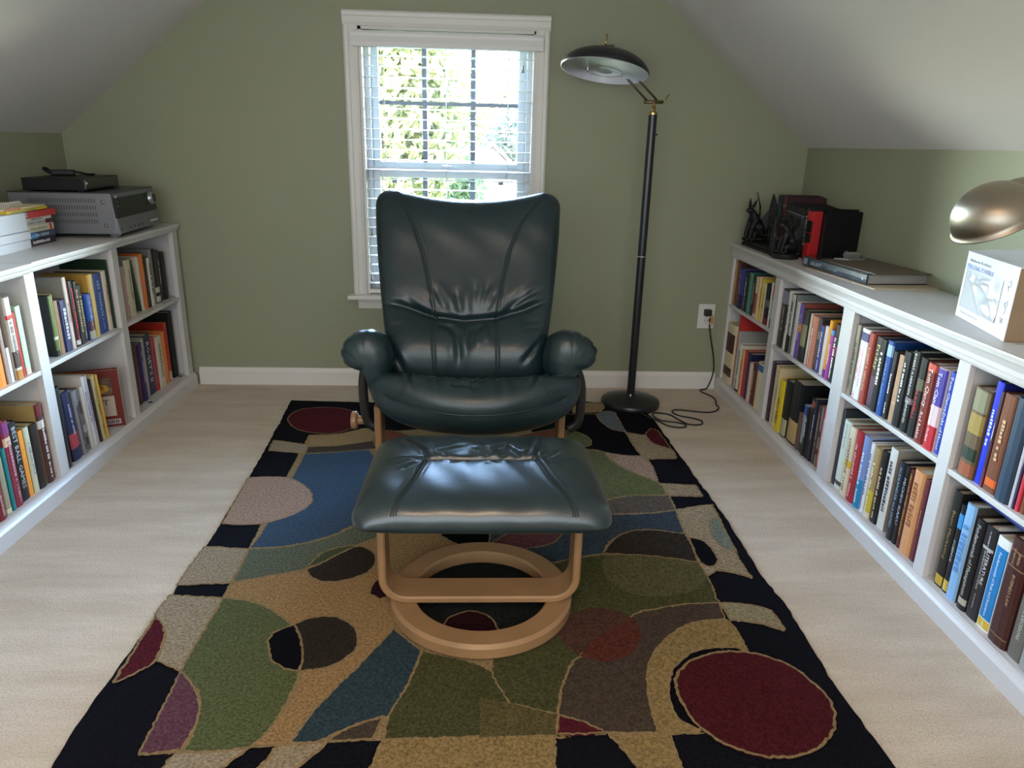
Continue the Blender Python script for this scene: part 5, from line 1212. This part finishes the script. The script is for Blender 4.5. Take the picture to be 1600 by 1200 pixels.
for lab, t, dx in (('thick white paper block, lowest of pale stack at left edge', .030, 0.), ('thick white paper block, middle of pale stack at left edge', .026, .004), ('tall white paper block, top of pale stack at left edge', .058, -.002)):
    o = thing('paper_block', lab, 'paper stack', (-1.57, -.925, z), .03, 'white paper blocks at left edge')
    MB().box((-.11, -.095, .0), (.108 + dx, .093, .0012)).build('back_sheet', bmat('8c90a8'), o)
    MB().box((-.108, -.093, .0012), (.106 + dx, .091, t - .0008)).build('sheets', REAM, o, bevel=.0015)
    MB().box((-.109, -.094, t - .0008), (.107 + dx, .092, t)).build('top_sheet', REAM, o); z += t + .0003
z2 = max(z, ztop) + .0004
o = thing('notepad', 'yellow ruled pad on top of the flat stack beside receiver', 'notepad', (-1.555, -.79, z2), .05)
MB().box((-.10, -.13, 0), (.075, .115, .009)).build('pad', bmat('d4bc38'), o, bevel=.001); MB().box((.0748, .055, .0008), (.0762, .110, .0084)).build('binding', bmat('e0c020'), o); MB().box((.0748, -.10, .001), (.0758, .04, .008)).build('spine_print', bmat('b0a458'), o); z2 += .0093
o = thing('booklet', 'thin cream booklet with orange corner lying on the yellow pad', 'booklet', (-1.56, -.80, z2), .03)
MB().box((-.095, -.125, 0), (.078, .115, .0055)).build('cover', bmat('dccfa8'), o, bevel=.001); MB().box((.0776, -.124, .0004), (.0786, -.03, .0051)).build('orange_edge', bmat('c8643c'), o); z2 += .0058
o = thing('spiral_notebook', 'white wire bound notebook on top of the stack at left edge', 'notebook', (-1.60, -.875, z2), .05)
MB().box((-.09, -.115, 0), (.085, .115, .010)).build('cover', bmat('b8a698'), o, bevel=.001)
for k in range(19): 
    y = -.108 + k * .012
    MB().tube([(.085 + .007 * math.cos(a) - .002, y, .006 + .0085 * math.sin(a)) for a in np.linspace(0, 2 * PI, 9)[:-1]], .0014, 5, closed=True).build('wire_coil', mat('coil_white', (.7, .68, .66), .4), o, smooth=True)

# ---------------------------------------------------------------- right bookcase top
ZT = .7003
def stand_book(label, y0, y1, h, x0, x1, cc, sc, text, tc, bands, seed, group='books standing between the black bookends'):
    return book('book', label, group, y0, y1, h, 'R', x0, ZT, cc, sc, text, tc, bands, seed, depth=x1 - x0, maxd=.3)
x0 = 1.272
rowb = [('dark green cloth book first behind the left gargoyle', .030, .222, '16301f', '1f4630', '', '', [(.86, .97, '18243c')]), ('deep blue black book next to the dark green one', .018, .224, '14161c', '1a1e28', '~', '6a707c', []),
        ('tall maroon book with faded bands between gargoyles', .034, .222, '3c1c20', '4a2226', '', '', [(.80, .84, '7a5a50'), (.2, .24, '6a4a44')]), ('tall brown maroon book with dull gilt spine', .030, .218, '34191c', '452024', '~', '84685c', [])]
y = -.150
for i, (lab, t, h, cc, sc, tx, tc, bd) in enumerate(rowb): stand_book(lab, y, y - t, h, x0, x0 + .158, cc, sc, tx, tc, bd, 300 + i); y -= t + .0006
ords = ['first', 'second', 'third', 'fourth', 'fifth', 'sixth', 'seventh']
for i in range(7):
    t = .0265; stand_book('black volume with silver dots, %s of seven right of the maroon books' % ords[i], y, y - t, .196 - .002 * i, x0 - .004, x0 + .152, '121416', '15181a', '', '', [(.84, .852, 'a8b0b4'), (.80, .806, '70787c')] + ([(.05, .062, 'a8b0b4')] if i % 2 else []), 320 + i); y -= t + .0006
if True:
    stand_book('slim black volume with white script beside the red volume', y, y - .020, .190, x0 - .004, x0 + .150, '111315', '141618', '~', 'e8e8e8', [], 340); y -= .0206
rb = stand_book('bright red volume with two black spine panels by the slipcase', y, y - .056, .182, x0 - .010, x0 + .146, 'a81c20', 'b82428', '', '', [(.58, .82, '141416'), (.36, .56, '141416')], 341); y -= .0566
o = thing('slipcase', 'black slipcase behind the red volume on right bookcase', 'slipcase', (x0 + .055, y, ZT), 0)
m = MB(); m.box((-.03, -.003, 0), (.105, 0, .196)); m.box((-.03, -.038, 0), (.105, -.035, .186)); m.box((-.03, -.035, 0), (.105, -.003, .003)); m.box((.102, -.035, .003), (.105, -.003, .188)); m.box((-.03, -.035, .186), (.105, -.0, .189)); m.build('case', mat('slip_black', (.006, .006, .007), .7, spec=.15), o)
MB().box((-.026, -.0345, .0034), (.10, -.0034, .178)).build('inner_volume', bmat('15161a'), o, bevel=.003)
o = thing('small_box', 'small red carton with black windows lying before the slipcase', 'box', (1.335, -.600, ZT), .25)
MB().box((-.085, -.014, 0), (.075, .014, .028)).build('carton', bmat('c03030'), o, bevel=.0015)
for x in (-.045, -.012, .02): MB().box((x, -.0146, .005), (x + .022, -.0138, .022)).build('black_window', bmat('17181a'), o)
# gargoyle bookends: a long ledge and two winged beasts
GARG = mat('gargoyle_black', (.010, .010, .011), .5, spec=.3, bump=(60, .4, .004))
def skin(name, verts, edges, radii, parent, m, sub=1):
    me = bpy.data.meshes.new(name); me.from_pydata(verts, edges, []); o = bpy.data.objects.new(name, me); COL.objects.link(o)
    md = o.modifiers.new('s', 'SKIN'); md.use_smooth_shade = True
    for v, r in zip(me.skin_vertices[0].data, radii): v.radius = (r, r)
    me.skin_vertices[0].data[0].use_root = True
    if sub: o.modifiers.new('d', 'SUBSURF').levels = sub
    nm = bpy.data.meshes.new_from_object(o.evaluated_get(bpy.context.evaluated_depsgraph_get()))
    bpy.data.objects.remove(o); nm.materials.clear(); nm.materials.append(m)
    nm.polygons.foreach_set('use_smooth', [True] * len(nm.polygons))
    return link(name, nm, parent)
def gargoyle(root, px, py, pz, sc, rz, wing=1.):
    """seated winged beast facing local -x, on root"""
    M = Matrix.Translation((px, py, pz)) @ Matrix.Rotation(rz, 4, 'Z') @ Matrix.Scale(sc, 4)
    T = lambda p: tuple(M @ Vector(p))
    V = [(0.02, 0, .035), (.012, 0, .07), (-.012, 0, .105), (-.026, 0, .128), (-.040, 0, .140), (-.062, 0, .134),          # pelvis, belly, chest, neck, head, muzzle
         (.012, .026, .034), (-.030, .032, .040), (-.022, .030, .008), (-.046, .030, .006), (.012, -.026, .034), (-.030, -.032, .040), (-.022, -.030, .008), (-.046, -.030, .006),   # hind legs: knee forward, hock, foot
         (-.020, .020, .095), (-.034, .018, .055), (-.040, .016, .010), (-.056, .016, .006), (-.020, -.020, .095), (-.034, -.018, .055), (-.040, -.016, .010), (-.056, -.016, .006),
         (.045, .01, .016), (.050, .045, .010), (.02, .062, .010)]
    E_ = [(0, 1), (1, 2), (2, 3), (3, 4), (4, 5), (0, 6), (6, 7), (7, 8), (8, 9), (0, 10), (10, 11), (11, 12), (12, 13), (2, 14), (14, 15), (15, 16), (16, 17), (2, 18), (18, 19), (19, 20), (20, 21), (0, 22), (22, 23), (23, 24)]
    Rd = [.026, .025, .027, .016, .019, .010, .020, .014, .010, .008, .020, .014, .010, .008, .013, .010, .008, .008, .013, .010, .008, .008, .008, .006, .004]
    g = skin('gargoyle', [T(p) for p in V], E_, [r * sc for r in Rd], root, GARG)
    for s_ in (-1, 1):
        e = MB(); e.tube([T((-.036, s_ * .012, .152)), T((-.032, s_ * .020, .170)), T((-.028, s_ * .026, .188))], [.008 * sc, .006 * sc, .001], 8); e.build('ear', GARG, g, smooth=True)
        rib = [(.012, s_ * .016, .10), (.040, s_ * .040, .155), (.030, s_ * .062, .205)]
        w_ = MB(); th = .0025
        pts = [(.012, s_ * .014, .095), (.036, s_ * .036, .150), (.026, s_ * .060, .212), (.046, s_ * .066, .165), (.054, s_ * .062, .125), (.050, s_ * .050, .085), (.034, s_ * .030, .055)]
        pts = [pts[0]] + [tuple(pts[0][k] + (p[k] - pts[0][k]) * wing for k in range(3)) for p in pts[1:]]
        fr_ = [T(p) for p in pts]; bk = [T((p[0] + th * 2, p[1] + s_ * th, p[2])) for p in pts]; n = len(pts)
        w_.add(fr_ + bk, [tuple(range(n)), tuple(range(2 * n - 1, n - 1, -1))] + [(i, (i + 1) % n, n + (i + 1) % n, n + i) for i in range(n)])
        wo = w_.build('wing', GARG, g)
        for q in (2, 3, 4, 5): MB().tube([T(pts[1]), T(pts[q])], [.0035 * sc, .0015 * sc], 6).build('wing_rib', GARG, wo, smooth=True)
    return g
be = thing('bookend', 'black gargoyle bookend with long ledge at far end of right bookcase', 'bookend', (1.16, -.245, ZT), 0, 'black gargoyle bookends')
m = MB(); m.box((.004, -.168, .0), (.105, .178, .012)); m.box((.010, -.160, .012), (.105, .170, .024)); m.build('ledge', GARG, be, bevel=.003)
MB().box((.090, .105, .024), (.104, .172, .085)).build('pillar', GARG, be, bevel=.004)
gargoyle(be, .040, .120, .024, .95, .25)
be2 = thing('bookend', 'black gargoyle bookend on round base, nearer one before the black volumes', 'bookend', (1.200, -.468, ZT), 0, 'black gargoyle bookends')
MB().lathe([(0, 0), (.050, 0), (.052, .006), (.048, .012), (.046, .018), (0, .018)], (0, 0, 0), 32).build('round_base', GARG, be2, auto=40)
MB().box((-.044, .0, .0), (.04, .050, .016)).build('base_step', GARG, be2, bevel=.003)
gargoyle(be2, .004, -.005, .018, .80, .1, .72)
MB().box((-.044, .034, .016), (-.024, .050, .150)).build('pillar', GARG, be2, bevel=.004)
CHN = mat('chain_grey', (.16, .15, .13), .4, metal=.7)
MB().tube(catmull([(-.041, .048, .120), (-.038, .030, .085), (-.030, .018, .070), (-.018, .005, .078)], 6, False), .0016, 6).build('chain', CHN, be2, smooth=True)
MB().tube(catmull([(.040, .125, .115), (.045, .06, .062), (.045, -.03, .068), (.03, -.12, .110)], 6, False), .0016, 6).build('chain', CHN, be, smooth=True)
MB().box((.0, -.168, .024), (.020, -.150, .150)).build('pillar', GARG, be, bevel=.004)
# galaxy book, card and clipboard
cd = MB().box((-.115, -.205, 0), (.115, .205, .0025)).build('card_sheet', bmat('c8b8a0'), None); cd.location = (1.312, -.905, ZT); cd.rotation_euler = (0, 0, .10); tag(cd, 'cream card sheet under the big GALAXY book', 'card')
gb = thing('book', 'large dark blue picture book titled GALAXY lying under the clipboard', 'book', (1.208, -.855, ZT + .0028), .085)
W_, L_, T_ = .215, .40, .034
m = MB(); m.box((0, -L_ / 2, 0), (W_, L_ / 2, .003)); m.box((0, -L_ / 2, T_ - .003), (W_, L_ / 2, T_)); m.build('cover', mat('galaxy_cover', (.012, .016, .024), .25, var=(9, .8), coat=.3), gb)
MB().prism([(0.004, 0), (-.002, .004), (-.003, T_ / 2), (-.002, T_ - .004), (.004, T_)], 1, -L_ / 2, L_ / 2).build('spine', mat('galaxy_spine', (.030, .050, .085), .3, var=(14, .8)), gb)
MB().box((.005, -L_ / 2 + .005, .003), (W_ - .005, L_ / 2 - .005, T_ - .003)).build('pages', mat('grey_pages', (.30, .29, .28), .8, var=(150, .1)), gb)
lettering('title', 'GALAXY', bmat('e8ecf2'), gb, (-.0032, .105, T_ / 2), (0, -1, 0), (0, 0, 1), .075, .016, .0008)
lettering('author', 'STUART CLARK', bmat('b8c8dc'), gb, (-.0032, .0, T_ / 2 - .002), (0, -1, 0), (0, 0, 1), .065, .007, .0008)
MB().box((-.0042, .165, .006), (-.0032, .190, T_ - .006)).build('spine_picture', bmat('8c94ac'), gb)
MB().lathe([(0, .0006), (.006, .0006), (.006, 0), (0, 0)], (-.0030, -.180, T_ / 2), 12, axis=(-1, 0, 0)).build('emblem', bmat('a8b4c4'), gb)
cl = thing('clipboard', 'brown clipboard with silver clip lying on the big dark blue book', 'clipboard', (1.335, -.90, ZT + .0370), .10)
MB().box((-.112, -.16, 0), (.085, .155, .0032)).build('board', mat('clip_brown', (.115, .085, .065), .45, var=(30, .15)), cl, bevel=.0012)
STEEL = mat('clip_steel', (.36, .37, .36), .4, metal=.7)
m = MB(); m.prism([(-.065, .150), (.058, .150), (.030, .118), (-.030, .118)], 2, .0034, .0075); m.build('clip_plate', STEEL, cl, bevel=.001)
MB().prism([(.150, .006), (.152, .022), (.140, .030), (.132, .022), (.136, .008)], 0, -.030, .022).build('clip_spring', STEEL, cl, bevel=.001)
CLR = mat('clear_plastic', (.85, .90, .88), .08, spec=.6, trans=.85)
for x in (-.024, .020): MB().tube(catmull([(x, .150, .008), (x, .158, .020), (x, .150, .030), (x, .142, .024)], 5, False), .004, 8).build('clip_loop', CLR, cl, smooth=True)
# white carton
bxo = thing('carton', 'white cardboard carton with clear packing pouch on right bookcase', 'box', (1.191, -1.738, ZT), math.atan2(.276, .064) - PI / 2)
# local: y along the printed face (0 near .. .283 far), x into the shelf
BW, BL, BH = .175, .283, .166
KR = mat('kraft', (.27, .185, .11), .75, var=(20, .08)); CW = mat('carton_white', (.74, .76, .80), .55, var=(6, .03))
m = MB(); m.box((.0015, .0015, 0), (BW, BL, BH)); m.build('body', KR, bxo, bevel=.002)
MB().box((0, .0, .0004), (.0016, BL, BH)).build('printed_face', CW, bxo, bevel=.0006)
m = MB(); m.add([(0, BL, BH), (0, 0, BH), (BW, 0, BH + .004), (BW * .9, BL, BH + .012), (0, BL, BH + .002), (0, 0, BH + .002), (BW, 0, BH + .006), (BW * .9, BL, BH + .014)], [(3, 2, 1, 0), (4, 5, 6, 7), (0, 1, 5, 4), (1, 2, 6, 5), (2, 3, 7, 6), (3, 0, 4, 7)]); m.build('top_flap', CW, bxo)
m = MB(); m.add([(.06, .004, BH + .003), (BW, .004, BH + .004), (BW + .0, .07, BH + .016), (.10, .06, BH + .010), (.06, .004, BH + .005), (BW, .004, BH + .006), (BW, .07, BH + .018), (.10, .06, BH + .012)], [(3, 2, 1, 0), (4, 5, 6, 7), (0, 1, 5, 4), (1, 2, 6, 5), (2, 3, 7, 6), (3, 0, 4, 7)]); m.build('inner_flap', KR, bxo)
INK = bmat('3a3a48'); BLU = bmat('3c6cc0')
lettering('print', "Anthony Robbins'", INK, bxo, (0, .200, BH - .018), (0, -1, 0), (0, 0, 1), .125, .011, .0005)
lettering('print', 'PERSONAL POWER II', BLU, bxo, (0, .196, BH - .033), (0, -1, 0), (0, 0, 1), .150, .012, .0005)
lettering('print', 'Thank you for your order', INK, bxo, (0, .205, .016), (0, -1, 0), (0, 0, 1), .105, .008, .0005)
PEN = bmat('8c94a8')
for pts in ([(.034, .128), (.028, .134), (.024, .126), (.030, .118), (.036, .122), (.030, .110)], [(.030, .082), (.022, .088), (.022, .076), (.032, .072), (.034, .084), (.024, .066), (.032, .056)], [(.040, .050), (.034, .036), (.030, .048), (.026, .034)]):
    MB().tube([(-.0004, p[0], p[1]) for p in catmull(pts, 4, False)], .0006, 5).build('pen_mark', PEN, bxo)
# crinkled clear pouch: a folded sheet
PO = mat('pouch_plastic', (.66, .69, .74), .26, spec=.5, trans=.3)
ny, nz = 34, 26; V = []; R = random.Random(4)
folds = [((R.uniform(.06, .24), R.uniform(.03, .12)), (R.uniform(.06, .24), R.uniform(.03, .12)), R.uniform(.002, .005)) for _ in range(12)]
A_, B_ = np.meshgrid(np.linspace(.062, .268, ny), np.linspace(.028, .128, nz), indexing='ij')
Hh = np.full(A_.shape, .0015)
for p, q, d in folds: Hh += d * np.exp(-(dpoly(A_, B_, [p, q]) / .006) ** 2)
Hh *= np.clip(np.minimum(np.minimum(A_ - .058, .272 - A_), np.minimum(B_ - .024, .132 - B_)) / .012, .15, 1)
V = [(-h_ - .0008, a, b_ + .0) for a, b_, h_ in zip(A_.ravel(), B_.ravel(), Hh.ravel())]
F_ = [(i * nz + j, (i + 1) * nz + j, (i + 1) * nz + j + 1, i * nz + j + 1) for i in range(ny - 1) for j in range(nz - 1)]
mesh('clear_pouch', V, F_, PO, bxo, True)
# brushed metal desk lamp
DL = (1.33, -1.98, ZT)
dl = thing('desk_lamp', 'brushed nickel desk lamp head reaching over the white carton', 'lamp', DL)
NIC = mat('brushed_nickel', (.36, .31, .25), .40, metal=1., bump=(240, .05, .001)); bs_ = NIC.node_tree.nodes['Principled BSDF']; bs_.inputs['Anisotropic'].default_value = .6
D_ = lambda p: tuple(np.array(p) - np.array(DL))
hcen = np.array((1.192, -1.62, .957)); axd = Vector((-.52, -.02, .85)).normalized()
n = 16; Rr_ = .089; Hd = .090
pro = [(Rr_ * math.sin(k / n * PI / 2), Hd * math.cos(k / n * PI / 2) ** .85) for k in range(n + 1)]
m = MB(); m.lathe(pro + [(Rr_ + .004, -.002), (Rr_ + .004, -.005), (Rr_ - .001, -.005)] + [(r * .975, z - .004) for r, z in pro[::-1][1:-1]] + [(0, Hd - .004)], D_(hcen), 64, axis=axd); m.build('lamp_shade', NIC, dl, smooth=True)
MB().lathe([(0, -.010), (.018, -.004), (.028, .014), (.029, .028), (.018, .055), (.014, .08), (0, .08)], D_(hcen + np.array((.022, 0, .0))), 24, axis=axd).build('bulb', mat('bulb_frost', (.75, .74, .70), .25, spec=.6), dl, smooth=True)
ne = np.array((1.232, -1.615, 1.028))
MB().tube([D_(ne - np.array((.030, 0, .020))), D_(ne), D_(ne + np.array((.075, -.06, .030)))], [.034, .027, .024], 20).build('socket_sleeve', NIC, dl, smooth=True)
MB().tube([D_(p) for p in catmull([ne + np.array((.07, -.055, .028)), (1.345, -1.75, 1.085), (1.365, -1.88, 1.08), (1.345, -1.965, .98), (1.33, -1.98, .73)], 8, False)], .010, 10).build('arm', NIC, dl, smooth=True)
MB().lathe([(0, .0004), (.075, .0004), (.077, .006), (.070, .020), (.02, .030), (0, .030)], (0, 0, 0), 40).build('base', NIC, dl, auto=35)
